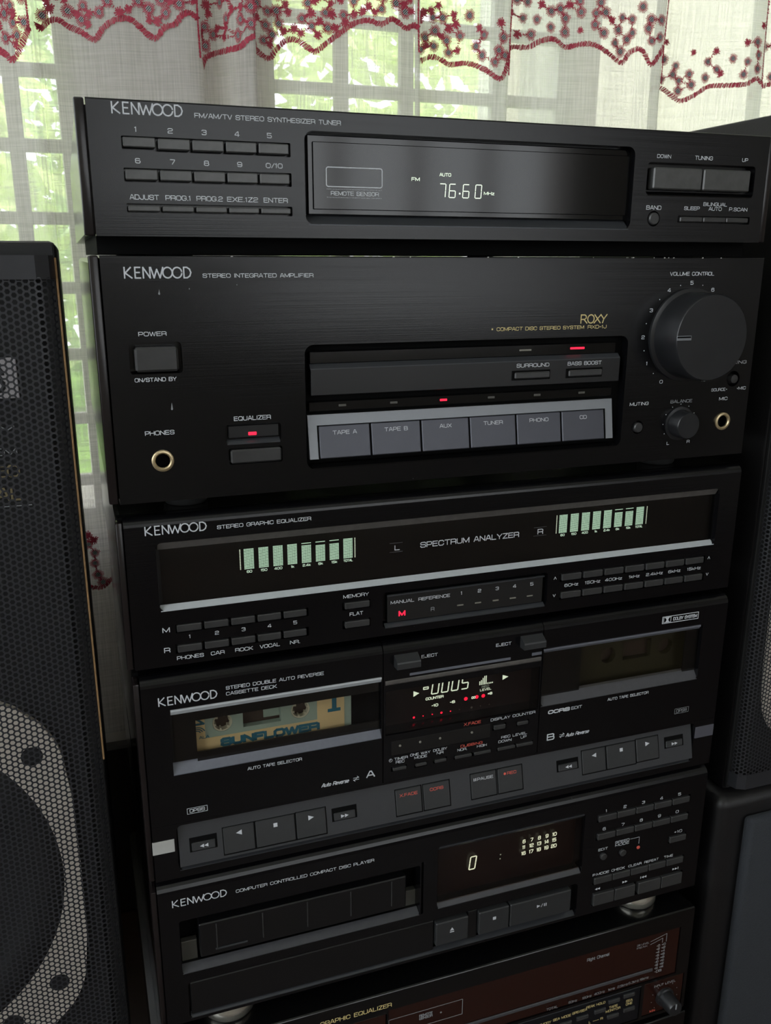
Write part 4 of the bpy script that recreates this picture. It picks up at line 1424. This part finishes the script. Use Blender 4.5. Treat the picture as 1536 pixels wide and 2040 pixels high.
for s_, a, c, z, m in (('TIMER', 140.0, 148.0, -274.4, 'w'), ('REC', 140.9, 146.0, -276.6, 'w'), ('ONE WAY', 149.6, 161.8, -273.8, 'w'), ('MODE', 152.2, 159.8, -276.0, 'w'),
                       ('DOLBY', 163.8, 172.2, -273.6, 'w'), ('NR', 166.0, 170.0, -275.8, 'w'), ('DUBBING', 181.0, 194.8, -274.2, 'r'), ('NOR.', 179.0, 185.0, -276.4, 'w'),
                       ('HIGH', 191.5, 197.6, -276.3, 'w'), ('REC LEVEL', 207.2, 224.0, -273.4, 'w'), ('DOWN', 205.4, 213.8, -276.0, 'w'), ('UP', 220.1, 223.7, -275.8, 'w')):
    text(s_, a, c, z, 1.45, t, 'print_red' if m == 'r' else 'print_white')
for a, c in ((139.0, 147.2), (152.8, 159.6), (164.6, 172.0), (177.3, 188.0), (189.6, 200.4), (204.9, 216.4), (217.4, 228.2)):
    button(t, a, c, -281.0, -279.1, -.8, 3, bev=.3)
# transport bar
MB().prism_x(18.4, 346.0, [(3.6, -290.0), (-1.8, -313.4), (4.9, -313.4), (4.9, -290.0)]).build('transport_bar', 'deck_bar', t)
ledge(t, 18.2, 346.0, -316.4, -314.2, 4, 'bevel_lip')


def key(x0, x1, z0, z1, mat='deck_key', sym=None, small=False, red=None):
    w, h = x1 - x0, z1 - z0
    zc = (z0 + z1) / 2
    yc = 3.6 - (-290.0 - zc) / 23.4 * 5.4
    me = bevbox(w + .9, 1.2, h + .9, .1, 'black_matte')
    g = place('key_gap', me, t, ((x0 + x1) / 2, yc + .45, zc))
    g.rotation_euler = (R(-13), 0, 0)
    kz, kh = (zc, h) if not small else (zc - h * .17, h * .66)
    ky = 3.6 - (-290.0 - kz) / 23.4 * 5.4
    me = bevbox(w - (1.2 if small else 0), 3.0, kh, .4, mat)
    k = place('transport_key', me, t, ((x0 + x1) / 2, ky + (1.0 if not small else .6), kz))
    k.rotation_euler = (R(-13), 0, 0)
    b = MB()
    for p in sym or []:
        b.poly([(u, -1.56, v) for u, v in p])
    if red:
        hh = 1.55
        kx = hh * 1.12
        w_ = (sum(GL[c][0] for c in red) + .26 * (len(red) - 1)) * kx
        a0 = 0
        for c in red:
            gw, lines = GL[c]
            for ln in lines:
                b.stroke(ln, .13, -1.56, lambda u, v, a0=a0, gw=gw: (-w_ / 2 + (a0 + u * gw) * kx + (1.0 if sym else 0), h / 2 - 4.4 + v * hh))
            a0 += gw + .26
    if b.f:
        o = bpy.data.objects.new('symbol', b.mesh('symbol', 'print_red' if red and red != 'PAUSE' else 'print_white'))
        link(o)
        o.parent = k


dl = [tri(-1.0, 0, 2.2, 2.0, -1), tri(1.3, 0, 2.2, 2.0, -1)]
dr = [tri(-1.2, 0, 2.2, 2.0, 1), tri(1.1, 0, 2.2, 2.0, 1)]
zl = -.6
key(24.4, 38.2, -306.4, -299.4, sym=dl, small=True)
key(42.0, 58.9, -312.0, -297.2, sym=[tri(0, 3.4, 3.2, 2.8, -1)])
key(59.7, 81.6, -312.0, -297.2, sym=[sq(0, 3.4, 2.2, 2.2)])
key(82.4, 99.4, -312.0, -297.0, sym=[tri(0, 3.4, 3.2, 2.8, 1)])
key(103.4, 117.2, -306.0, -299.2, sym=dr, small=True)
key(141.3, 157.2, -311.0, -295.6, red='X.FADE')
key(158.5, 175.0, -311.0, -295.6, red='CCRS')
key(188.8, 205.4, -310.4, -295.2, red='PAUSE', sym=[sq(-6.3, 4.0, .6, 1.7), sq(-5.2, 4.0, .6, 1.7)])
key(206.6, 222.8, -310.4, -295.2, red='REC', sym=[disc(-3.6, 4.0, .8)])
key(247.0, 261.4, -304.4, -298.0, sym=dl, small=True)
key(264.5, 281.2, -309.6, -294.6, sym=[tri(0, 3.4, 3.2, 2.8, -1)])
key(282.2, 303.2, -309.6, -294.6, sym=[sq(0, 3.4, 2.2, 2.2)])
key(304.0, 320.4, -309.0, -294.2, sym=[tri(0, 3.4, 3.2, 2.8, 1)])
key(325.6, 339.2, -303.6, -297.0, sym=dr, small=True)
block('trim_strip', X0 + 3.0, 16.2, -.5, .4, -303.9, -296.3, 'sticker', t, .15)
block('trim_strip', 347.4, X1 - .2, -.5, .4, -300.2, -292.2, 'sticker_grey', t, .15)

# cassette inside the left door
c = thing('cassette_tape', 'cream labelled audio cassette with blue print behind the deck window', 'cassette', (67.1, 14, -273))
b = MB()
CX, HZ = 67.1, -237.4


def plate_holes(b, x0, x1, z0, z1, y0, y1, circles, rects=()):
    """rectangular slab with round holes punched through, built of strips around each hole"""
    xs_ = sorted({x0, x1, *[v for cx, cz, r in circles for v in (cx - r - 1, cx + r + 1)], *[v for q in rects for v in q[:2]]})
    zs_ = sorted({z0, z1, *[v for cx, cz, r in circles for v in (cz - r - 1, cz + r + 1)], *[v for q in rects for v in q[2:]]})
    for xa, xb in zip(xs_, xs_[1:]):
        for za, zb in zip(zs_, zs_[1:]):
            mx_, mz_ = (xa + xb) / 2, (za + zb) / 2
            if any(abs(mx_ - cx) < r + 1 and abs(mz_ - cz) < r + 1 for cx, cz, r in circles):
                continue
            if any(q[0] < mx_ < q[1] and q[2] < mz_ < q[3] for q in rects):
                continue
            b.poly([(xa, y0, za), (xb, y0, za), (xb, y0, zb), (xa, y0, zb)])
    for cx, cz, r in circles:
        n = 32
        h = r + 1
        for i in range(n):
            a0, a1 = 2 * math.pi * i / n, 2 * math.pi * (i + 1) / n
            P = []
            for a in (a0, a1):
                k = h / max(abs(math.cos(a)), abs(math.sin(a)))
                P.append((cx + k * math.cos(a), cz + k * math.sin(a)))
            i0, i1 = (cx + r * math.cos(a0), cz + r * math.sin(a0)), (cx + r * math.cos(a1), cz + r * math.sin(a1))
            b.poly([(i0[0], y0, i0[1]), (P[0][0], y0, P[0][1]), (P[1][0], y0, P[1][1]), (i1[0], y0, i1[1])])
            b.poly([(i0[0], y0, i0[1]), (i1[0], y0, i1[1]), (i1[0], y1, i1[1]), (i0[0], y1, i0[1])])
    for q in rects:
        L4 = [(q[0], q[2]), (q[1], q[2]), (q[1], q[3]), (q[0], q[3])]
        for p_, q_ in zip(L4, L4[1:] + L4[:1]):
            b.poly([(p_[0], y0, p_[1]), (q_[0], y0, q_[1]), (q_[0], y1, q_[1]), (p_[0], y1, p_[1])])
    L4 = [(x0, z0), (x1, z0), (x1, z1), (x0, z1)]
    for p_, q_ in zip(L4, L4[1:] + L4[:1]):
        b.poly([(p_[0], y0, p_[1]), (p_[0], y1, p_[1]), (q_[0], y1, q_[1]), (q_[0], y0, q_[1])])


CH = [(CX - 21.2, HZ, 5.3), (CX + 21.2, HZ, 5.3)]
plate_holes(b, CX - 50, CX + 50, -273, -209.5, 8.2, 12.0, CH, [(CX - 10.3, CX + 10.3, -242.2, -230.5)])
b.build('shell', 'tape_shell', c)
MB().box(CX - 50, CX + 50, 19.4, 20.2, -273, -209.5).build('back_shell', 'tape_shell', c)
lb = MB()
plate_holes(lb, CX - 46, CX + 46, -252.0, -214, 7.9, 8.2, [], [(CX - 30.5, CX + 30.5, -245.0, -224)])
lb.build('label', 'tape_label', c)
for cx, cz, r in CH:
    h_ = MB().lathe([(5.2, 12), (5.2, 8.6), (4.4, 8.6), (4.4, 12)], cx, cz, 28)
    for i in range(6):
        a = R(60 * i + 15)
        x, z = cx + 4.0 * math.cos(a), cz + 4.0 * math.sin(a)
        h_.box(x - .5, x + .5, 8.6, 12, z - .5, z + .5)
    h_.build('hub', 'tape_hub', c)
MB().box(CX - 30, CX + 30, 13.0, 18.5, -260, -216).build('tape_reel', 'tape_brown', c)
block('reel_edge', CX + 1.5, CX + 10.3, 12.2, 12.9, -240.6, -230.5, 'tape_shell', c, 0)
text('SUNFLOWER', 45.0, 98.0, -250.6, 3.6, c, 'tape_print', 7.8, hw=.8)
text('ALA', 33.4, 38.4, -244.6, 1.4, c, 'tape_print', 7.8, hw=.16)
text('1', 105.6, 108.4, -240.4, 10.5, c, 'tape_print', 7.8, hw=1.3)
shape([sq(107.2, -240.6, 7.4, 2.0)], c, 'tape_print', 7.8)
b = MB()
for i, r in enumerate((1.6, 2.6, 3.6)):
    b.stroke([(32.2 + r * 1.2 * math.cos(R(20 + 11 * k)), -241.4 + r * math.sin(R(20 + 11 * k))) for k in range(10)], .28, 7.8)
b.stroke([(32.0, -236.0), (36.0, -236.0), (33.0, -233.4)], .6, 7.8)
b.build('printed_logo', 'tape_print', c)
c2 = thing('cassette_tape', 'dim old cassette barely visible behind the right deck window', 'cassette', (302, 14, -273))
b = MB()
plate_holes(b, 259, 353, -273, -209.5, 12.0, 16, [(285, -237, 5.3), (327, -237, 5.3)], [(296, 316, -242, -230)])
b.build('shell', 'old_tape', c2)
MB().box(262, 350, 17, 20, -270, -212).build('tape_reel', 'tape_brown', c2)

# ------------------------------------------------------------------ CD player
X0 = 1.8
X1 = X0 + 360
t = thing('cd_player', 'black compact disc player with multi-disc magazine slot and silver feet', 'CD player', (X0 + 180, 165, -428.4))
panel('front_panel', t, X0 + 3.4, X1, -417.5, -324.7, 14,
      [(15.4, 157.0, -384.2, -349.0, 1.5, None), (157.6, 159.2, -384.0, -347.0, .3, 2), (168.2, 269.4, -383.2, -338.6, 2.0, None), (17.6, 267.6, -415.4, -390.8, 2.5, 4.0),
       (278.2, 349.6, -347.9, -342.2, .4, 3), (278.4, 349.8, -361.4, -355.7, .4, 3), (335.4, 349.6, -377.4, -371.7, .4, 3),
       (278.6, 349.8, -395.4, -389.4, .4, 3), (278.8, 350.0, -412.0, -401.6, .4, 3), (282.2, 287.8, -377.2, -371.6, 2.8, 3), (296.9, 302.5, -377.9, -372.3, 2.8, 3)], chamfer=(6.0, 7))
block('end_cap', X0, X0 + 3.1, 1.2, 14, -417.5, -328, 'end_cap', t, .8, 2)
cover(t, X0 + .6, X1 - .6, -416.5, -326, 14.6, 330)
MB().box(X0 + 1, X1 - 1, 13, 14.6, -416.5, -326).build('chassis', 'black_matte', t)
for fx, fy in ((42, 17), (324, 17), (42, 290), (324, 290)):
    MB().lathe_z([(0.01, -428.4), (14.5, -428.4), (15.5, -427), (15.5, -422), (14.5, -420.5), (14.5, -416.6), (0.01, -416.6)], fx, fy, 40).build('foot', 'chrome_foot', t, smooth=True)['label'] = 'round silver foot'
wordmark(t, 12.6, 42.1, -339.0, 4.1)
text('COMPUTER CONTROLLED COMPACT DISC PLAYER', 47.2, 127.7, -338.6, 1.75, t)
block('magazine', 26.0, 148.6, 1.5, 12, -377.5, -355.5, 'black_plastic', t, .6)['label'] = 'black disc magazine in its slot'
for x in (35.2, 61.3, 87.4, 113.6, 139.0):
    block('magazine_rib', x, x + .6, 1.0, 1.6, -374.0, -357.0, 'button', t, .1)
block('magazine_line', 34.5, 52.5, 1.0, 1.6, -374.2, -373.2, 'bevel_lip', t, .1)
block('magazine_guide', 16.2, 25.0, 8.0, 12, -384, -370, 'led_dim', t, .3)
block('magazine_guide', 150.2, 157.6, 8.0, 12, -383, -372, 'led_dim', t, .3)
ledge(t, 15.6, 156.8, -384.0, -381.6, 5.0, 'lip_dark')
block('slot_floor', 16, 157.0, 5, 13, -385.5, -382.6, 'black_plastic', t, .1)
block('display_board', 168.4, 271.5, 10.5, 12, -392, -339, 'display_red', t, 0)
block('display_window', 169.4, 268.6, 2.0, 2.6, -380.6, -341.2, 'pane_red', t, 0)['label'] = 'dark reddish display window'
MB().prism_x(169.0, 268.8, [(-.1, -339.2), (-.1, -340.0), (2.0, -342.6), (2.2, -339.2)]).build('upper_lip', 'bevel_lip', t)
ledge(t, 169.0, 268.8, -382.9, -380.6, 2.8, 'lip_dark')
YD = 9.0
G = 1.0218


def dx(x): return x * G + 0.24


digit('0', dx(188.9), -360.2 * G, 4.0, 9.0, t, 'vfd_bright', YD, .12, .4)
shape([disc(dx(210.2), -354.6 * G, .5, 8), disc(dx(210.0), -357.6 * G, .5, 8)], t, 'vfd_dim', YD)
for r_, z in enumerate((-349.0, -353.2, -357.6)):
    for i in range(5):
        ctext(str(6 + 5 * r_ + i), dx(226.2 + 5.35 * i), (z + .05 * i) * G, 2.3, t, 'vfd_bright', YD, wf=.75, hw=.24)
block('lower_flap', 18.8, 166.6, .4, 4, -413.6, -391.8, 'black_plastic', t, .5)
for nm, a, c in (('eject_button', 167.4, 189.2), ('stop_button', 196.4, 217.4), ('play_button', 218.2, 262.0)):
    button(t, a, c, -409.6, -393.0, -1.8, 4, 'deck_key', .6, nm)
block('spacer', 189.8, 195.8, .4, 4, -412, -391.6, 'black_plastic', t, .3)
ledge(t, 18.4, 266.8, -415.2, -413.6, 3, 'bevel_lip')
shape([tri(178.0, -399.6, 0, 0, 1), [(176.6, -400.2), (179.4, -400.2), (178.0, -398.0)], sq(178, -401.2, 2.8, .7)], t, y=-1.86)
shape([sq(207.0, -399.4, 2.2, 2.2)], t, y=-1.86)
shape([tri(238.2, -399.0, 2.4, 2.2, 1), [(239.8, -400.2), (240.2, -400.2), (241.4, -397.8), (241.0, -397.8)], sq(242.4, -399, .6, 2.2), sq(243.6, -399, .6, 2.2)], t, y=-1.86)
for i in range(5):
    x = 279.2 + 14.05 * i
    button(t, x, x + 13.3, -347.4, -343.0, -1, 3)
    button(t, x + .2, x + 13.5, -360.9, -356.5, -1, 3)
    button(t, x + .3, x + 13.6, -394.9, -390.0, -1, 3)
    ctext('12345'[i], 284.6 + 14.0 * i, -340.3, 1.9, t)
    ctext('67890'[i], 284.2 + 14.0 * i, -353.6, 1.9, t)
button(t, 336.2, 349.2, -376.9, -372.4, -1, 3)
text('+10', 339.8, 345.8, -370.4, 1.8, t)
for x, z in ((285.0, -374.4), (299.7, -375.1)):
    MB().lathe([(2.4, 3), (2.4, -1.0), (1.9, -1.4), (.01, -1.4)], x, z, 20).build('round_button', 'button', t, smooth=True)
MB().lathe([(1.3, .2), (1.2, -.3), (.01, -.6)], 311.9, -374.4, 14).build('indicator_light', 'print_red', t, smooth=True)
text('EDIT', 281.2, 288.0, -369.8, 1.6, t)
text('SPEED', 293.6, 304.2, -367.2, 1.6, t)
text('MODE', 293.8, 304.2, -369.4, 1.6, t)
MB().stroke([(305.0, -366.4), (312.0, -366.4), (312.0, -371.4)], .13, -.06).build('printed_line', 'print_white', t)
for s_, a, c in (('P.MODE', 278.4, 290.6), ('CHECK', 292.6, 302.6), ('CLEAR', 305.6, 315.6), ('REPEAT', 318.0, 329.0), ('TIME', 333.6, 340.6)):
    text(s_, a, c, -388.4, 1.6, t)
for a, c in ((279.6, 295.4), (296.0, 311.8), (314.4, 332.0), (332.7, 349.2)):
    button(t, a, c, -411.4, -402.4, -1.4, 3)
for xc, p in ((282.6, [tri(-.9, 0, 2, 1.8, -1), tri(1.1, 0, 2, 1.8, -1)]), (304.0, [tri(-1.1, 0, 2, 1.8, 1), tri(.9, 0, 2, 1.8, 1)]),
              (318.6, [sq(-2.4, 0, .5, 1.8), tri(-.9, 0, 2, 1.8, -1), tri(1.1, 0, 2, 1.8, -1)]), (343.6, [tri(-1.1, 0, 2, 1.8, 1), tri(.9, 0, 2, 1.8, 1), sq(2.4, 0, .5, 1.8)])):
    shape([[(u + xc, v - 399.2) for u, v in q] for q in p], t)

# ------------------------------------------------------------------ lower equalizer with red-brown glass
X0, X1 = 2.0, 364.6
t = thing('wide_equalizer', 'wide old equalizer with red-brown glass front under the CD player', 'equalizer', (154, 165, -527))
panel('front_panel', t, X0, X1, -522.5, -436.2, 8, [(X0 + 4, 136.0, -520, -452.2, .5, 2), (137.0, 354.6, -490.0, -450.0, .5, None), (137.0, 326.0, -521, -492.2, .5, 2), (328.5, 362, -520, -491.6, .5, 2)], 'black_gloss', chamfer=(1.2, 1.5))
MB().box(X0 + 1, X1 - 1, 8, 350, -521.5, -436.6).build('cover', 'black_gloss', t)
block('glass_window', 137.2, 354.4, .8, 7.5, -489.8, -450.2, 'low_red_glass', t, .3)['label'] = 'red-brown glass display'
block('glass_panel', X0 + 4.4, 135.6, .4, 2, -519.6, -452.6, 'low_red_glass', t, .3)
block('button_panel', 137.4, 325.6, .2, 2, -520.6, -492.6, 'low_navy', t, .3)
block('knob_panel', 328.8, 361.6, .2, 2, -519.6, -492.0, 'low_red_glass', t, .3)
block('trim_strip', 190, 334, -.3, .8, -481.6, -479.2, 'lip_dark', t, .3)
block('trim_strip', 137.2, 325.8, -.2, .4, -492.6, -491.9, 'bevel_lip', t, .1)
text('A GRAPHIC EQUALIZER', 88.5, 139.0, -447.3, 2.7, t, 'print_gold', gap=.3)
outline(137.6, 188.0, -470.4, -458.6, .3, .22, t, 'print_dim', .7)
text('REMOTE', 158.2, 167.0, -463.0, 1.6, t, 'print_dim', .7, hw=.22)
text('SENSOR', 158.2, 167.0, -465.2, 1.6, t, 'print_dim', .7, hw=.22)
shape([disc(173.0, -464.2, .7, 10)], t, 'print_dim', .7)
text('Right Channel', 279.9, 297.0, -457.4, 2.2, t, 'print_dim', .7, hw=.22)
for z0 in range(8):
    z = -461.5 - z0 * 2.75
    text('-%d' % (z0 * 2), 336.0, 338.6, z - .8, 1.6, t, 'print_dim', .7, hw=.2)
    text('+%d' % (z0 * 2), 340.2, 343.2, z - .8, 1.6, t, 'print_dim', .7, hw=.2)
MB().stroke([(330.5, -456.2), (343.6, -453.0), (343.6, -459.6)], .2, .7).stroke([(330.5, -458.6), (340.4, -456.0), (340.4, -459.6)], .2, .7).build('printed_line', 'print_dim', t)
text('dB LEVEL'.replace('d', 'D'), 319.6, 329.2, -457.0, 1.3, t, 'print_dim', .7)
text('PEAK', 319.6, 328.2, -459.4, 1.3, t, 'print_dim', .7)
text('-dB'.replace('d', 'D'), 336.4, 342.0, -484.6, 1.8, t, 'print_dim', .7, hw=.2)
for s_, x in (('TOTAL', 254.5), ('63Hz', 270.5), ('160Hz', 281.5), ('400Hz', 291.5), ('1kHz', 301.0), ('2.5kHz', 310.0), ('6.3kHz', 319.0), ('16kHz', 327.6)):
    ctext(s_, x, -486.6 + (x - 290) * .02, 1.7, t, 'print_dim', y=.7 if x < 1 else -.06, wf=.85)
for i, (s_, x, z) in enumerate((('MEMORY', 249.0, -499.0), ('SEA MODE', 263.0, -498.4), ('SPE/SEA', 276.8, -497.8), ('PEAK HOLD', 289.4, -496.4), ('TAPE', 304.0, -502.6), ('MONITOR', 304.0, -505.4), ('SEA', 317.0, -501.6), ('ONE', 317.0, -504.4))):
    ctext(s_, x, z, 1.8, t, 'print_gold', y=.12, wf=.8)
for x, z in ((252, -504), (266, -504), (279, -503), (293, -502), (304, -510), (317, -508.5), (304, -497), (316, -496)):
    button(t, x - 4.5, x + 4.5, z - 1.8, z + 1.2, -1, 2, 'button', .3)
text('L ---- R', 285, 296, -511.0, 1.8, t, 'print_gold', .12)
kb = MB().lathe([(7.4, 0.2), (7.2, -1.5), (6.2, -2), (5.6, -12), (5.0, -12.8), (.01, -12.8)], 346.8, -507.6, 40).build('level_knob', 'knob', t, smooth=True)
block('pointer', 346.3, 347.3, -13.2, -12.7, -507, -502.6, 'print_dim', kb, .1)
text('INPUT LEVEL', 337.2, 355.0, -497.2, 1.7, t, 'print_dim', .12)
for i in range(9):
    a = R(225 - 33.75 * i)
    shape([disc(346.8 + 11 * math.cos(a), -507.6 + 11 * math.sin(a), .35, 8)], t, 'print_dim', .12)
text('MIN', 335.6, 339.6, -518.4, 1.6, t, 'print_red', .12)
feet(t, X0, X1, -527, -521.5)

wide = t
wide.scale = (.9817, .9817, .9817)          # 356 mm wide, standing 7.6 mm forward of the units above
wide.location = Vector((151.0, 154.4, -517.4)) * MM

# ------------------------------------------------------------------ bottom component
t = thing('hifi_base_unit', 'black hi-fi unit at the very bottom, on the wooden bench', 'hi-fi unit', (154, 165, -649.6))
panel('front_panel', t, 2, 364.6, -630, -527.2, 8, [(20, 340, -600, -545, 2, 3)], 'black_gloss', chamfer=(1.0, 1.2))
block('front_flap', 21, 339, 1, 3, -599, -546, 'black_plastic', t, .5)
MB().box(3, 363.6, 8, 340, -629, -527.6).build('cover', 'cover_black', t)
feet(t, 2, 364.6, -649.6, -629)
t.location = Vector((149, 157, -640)) * MM

# ------------------------------------------------------------------ loudspeakers
GP = 2.95          # hole pitch of the perforated grille


def grille_mesh():
    """perforated sheet 236 x 432 whose left and right borders curl back round the frame"""
    W_, H_ = 248.0, 438.0
    RC = 9.0
    half = W_ / 2

    def bend(u):
        # arc length along the sheet -> (x, y)
        s = 1 if u >= 0 else -1
        a = abs(u)
        flat = half - RC
        if a <= flat:
            return u, 0.0
        th = min((a - flat) / RC, math.pi / 2)
        return s * (flat + RC * math.sin(th)), RC * (1 - math.cos(th))
    U = half - RC + RC * math.pi / 2
    vx = GP * math.sqrt(3) / 2
    b = MB()
    cols = int((U - 2) * 2 / vx)
    rows = int((H_ - 22) / GP)
    hr, orr = 1.20, GP / math.sqrt(3)
    cs6 = [(math.cos(R(60 * k)), math.sin(R(60 * k))) for k in range(6)]
    for i in range(cols):
        u = -U + 2 + vx * (i + .5)
        for j in range(rows):
            z = 11 + GP * (j + (.5 if i % 2 else 0)) + 1
            n = len(b.v)
            for r in (hr, orr):
                for cx, sx in cs6:
                    x, y = bend(u + r * cx)
                    b.v.append((x, y, z + r * sx))
            for k in range(6):
                q = (k + 1) % 6
                b.f.append((n + k, n + 6 + k, n + 6 + q, n + q))
    for z0, z1 in ((1, 12.6), (H_ - 11, H_ - 1)):
        P = [bend(-U + 2 * U * k / 40) for k in range(41)]
        for (xa, ya), (xb, yb) in zip(P, P[1:]):
            b.poly([(xa, ya - .1, z0), (xb, yb - .1, z0), (xb, yb - .1, z1), (xa, ya - .1, z1)])
    me = b.mesh('perforated_grille', 'grille_black')
    return me


GRILLE = None


def floor_speaker(label, xc, yf, zb):
    """upper loudspeaker: vinyl box, big woofer behind a perforated grille; xc centre, yf front, zb underside"""
    global GRILLE
    H = 448.0
    t = thing('loudspeaker', label, 'loudspeaker', (xc, yf + 120, zb), 'loudspeakers with perforated grilles')
    block('cabinet', xc - 125, xc + 125, yf + 12, yf + 250, zb, zb + H, 'cabinet_vinyl', t, 2.5, 2)
    block('grille_frame', xc - 124.0, xc + 124.0, yf + 9.6, yf + 12, zb + 3, zb + H - 1.5, 'baffle', t, .3)
    block('baffle', xc - 116, xc + 116, yf + 7.6, yf + 9.6, zb + 8, zb + H - 8, 'baffle', t, .3)
    if GRILLE is None:
        GRILLE = grille_mesh()
    g = place('perforated_grille', GRILLE, t, (xc, yf, zb + 5))
    g['kind'] = 'stuff'
    g['label'] = 'black perforated metal grille'
    bx, bz = xc, zb + H - 314
    q = [(108, 0), (107.6, 40), (104.5, 70), (98, 84), (84, 98), (70, 104.5), (40, 107.6)]
    pts = []
    for k in range(4):
        ca, sa = round(math.cos(math.pi / 2 * k)), round(math.sin(math.pi / 2 * k))
        pts += [(x * ca - z * sa, x * sa + z * ca) for x, z in q]
    n = 112
    ang = sorted((math.atan2(z, x) % (2 * math.pi), math.hypot(x, z)) for x, z in pts)

    def rad(a):
        a %= 2 * math.pi
        for (a0, r0), (a1, r1) in zip(ang, ang[1:] + [(ang[0][0] + 2 * math.pi, ang[0][1])]):
            if a0 <= a <= a1:
                # straight edge between two outline points
                x0_, z0_ = r0 * math.cos(a0), r0 * math.sin(a0)
                x1_, z1_ = r1 * math.cos(a1), r1 * math.sin(a1)
                d = (x1_ - x0_) * math.sin(a) - (z1_ - z0_) * math.cos(a)
                return (x1_ - x0_) * z0_ / d * -1 + (z1_ - z0_) * x0_ / d if abs(d) < 1e-9 else abs((x0_ * z1_ - x1_ * z0_) / ((z1_ - z0_) * math.cos(a) - (x1_ - x0_) * math.sin(a)))
        return ang[0][1]
    y0 = yf + 4.6
    b = MB()
    RI = 99.5
    for i in range(n):
        a0, a1 = 2 * math.pi * i / n, 2 * math.pi * (i + 1) / n
        o0, o1 = rad(a0), rad(a1)
        P = lambda r, a, y: (bx + r * math.cos(a), y, bz + r * math.sin(a))
        b.poly([P(RI, a0, y0), P(o0, a0, y0), P(o1, a1, y0), P(RI, a1, y0)])
        b.poly([P(o0, a0, y0), P(o0, a0, y0 + 3), P(o1, a1, y0 + 3), P(o1, a1, y0)])
    wf = b.build('woofer_frame', 'basket', t)
    wf['label'] = 'pale metal woofer frame with round bolt holes'
    for sx, sz in ((91, 69), (66, 88)):
        for kx in (-1, 1):
            for kz in (-1, 1):
                MB().lathe([(5.2, y0 - .15), (4.4, y0 - .1), (.01, y0 - .1)], bx + kx * sx, bz + kz * sz, 18).build('bolt_hole', 'baffle', wf)
    MB().lathe([(RI, y0), (95, y0 - 2.0), (88, y0 - 2.4), (82, y0 - .4), (78, y0 + 2.2), (30, y0 + 2.6), (24, y0 - .5), (12, y0 - 2.5), (.01, y0 - 3)], bx, bz, 72).build('cone', 'cone', t, smooth=True)
    MB().lathe([(42, y0 + 2.5), (40, y0 - .5), (34, y0 - .8), (20, y0 + 2), (8, y0 - .5), (.01, y0 - 1)], bx - 10, zb + H - 110, 40).build('tweeter', 'cone', t, smooth=True)
    bd = block('badge', bx + 82, bx + 104, yf + 6.6, yf + 7.6, zb + H - 67.4, zb + H - 49.4, 'badge', t, .3)
    text('S', bx + 92, bx + 98, zb + H - 64, 10, t, 'baffle', yf + 6.4, hw=.7)
    for s_, z, m, h in (('3 WAY', -83, 'print_dim', 3), ('SYSTEM', -93, 'print_dim', 3), ('STEREO', -103, 'print_gold_dim', 5), ('DIGITAL', -114, 'print_gold_dim', 5.5)):
        text(s_, bx + 68, bx + 100, zb + H + z, h, t, m, yf + 7.2)
    shape([sq(bx + 80, zb + H - 117, 48, .5)], t, 'print_dim', yf + 7.2)
    return t


ls = floor_speaker('black loudspeaker with honeycomb grille standing left of the hi-fi stack, beside the curtain', -139.5, 4.0, -442.0)
block('worn_edge', -139.5 + 124.0, -139.5 + 124.9, 12.6, 15.8, -250, -1.0, 'mdf', ls, .2)['label'] = 'bare tan board edge'
rs = floor_speaker('black loudspeaker raised on another speaker, right of the hi-fi stack', 523.0, 12.0, -365.0)


def cloth_speaker(label, x0, x1, yf, z0, z1):
    t = thing('cloth_speaker', label, 'loudspeaker', ((x0 + x1) / 2, yf + 110, z0), None)
    block('cabinet', x0, x1, yf, yf + 235, z0, z1, 'cabinet_vinyl', t, 9, 4)
    block('cloth_grille', x0 + 22, x1 - 14, yf - 9, yf + .5, z0 + 12, z1 - 16, 'cloth_grey', t, 4, 3)['label'] = 'grey woven cloth grille'
    block('badge', (x0 + x1) / 2 - 25, (x0 + x1) / 2 + 25, yf - 9.6, yf - 8.8, z0 + 24, z0 + 34, 'badge', t, .3)
    return t


cloth_speaker('dark loudspeaker with grey cloth front under the raised right speaker', 388, 660, 14, -640, -365.4)
cloth_speaker('low dark loudspeaker with grey cloth front under the honeycomb left speaker', -300, -62, 12, -640, -442.4)
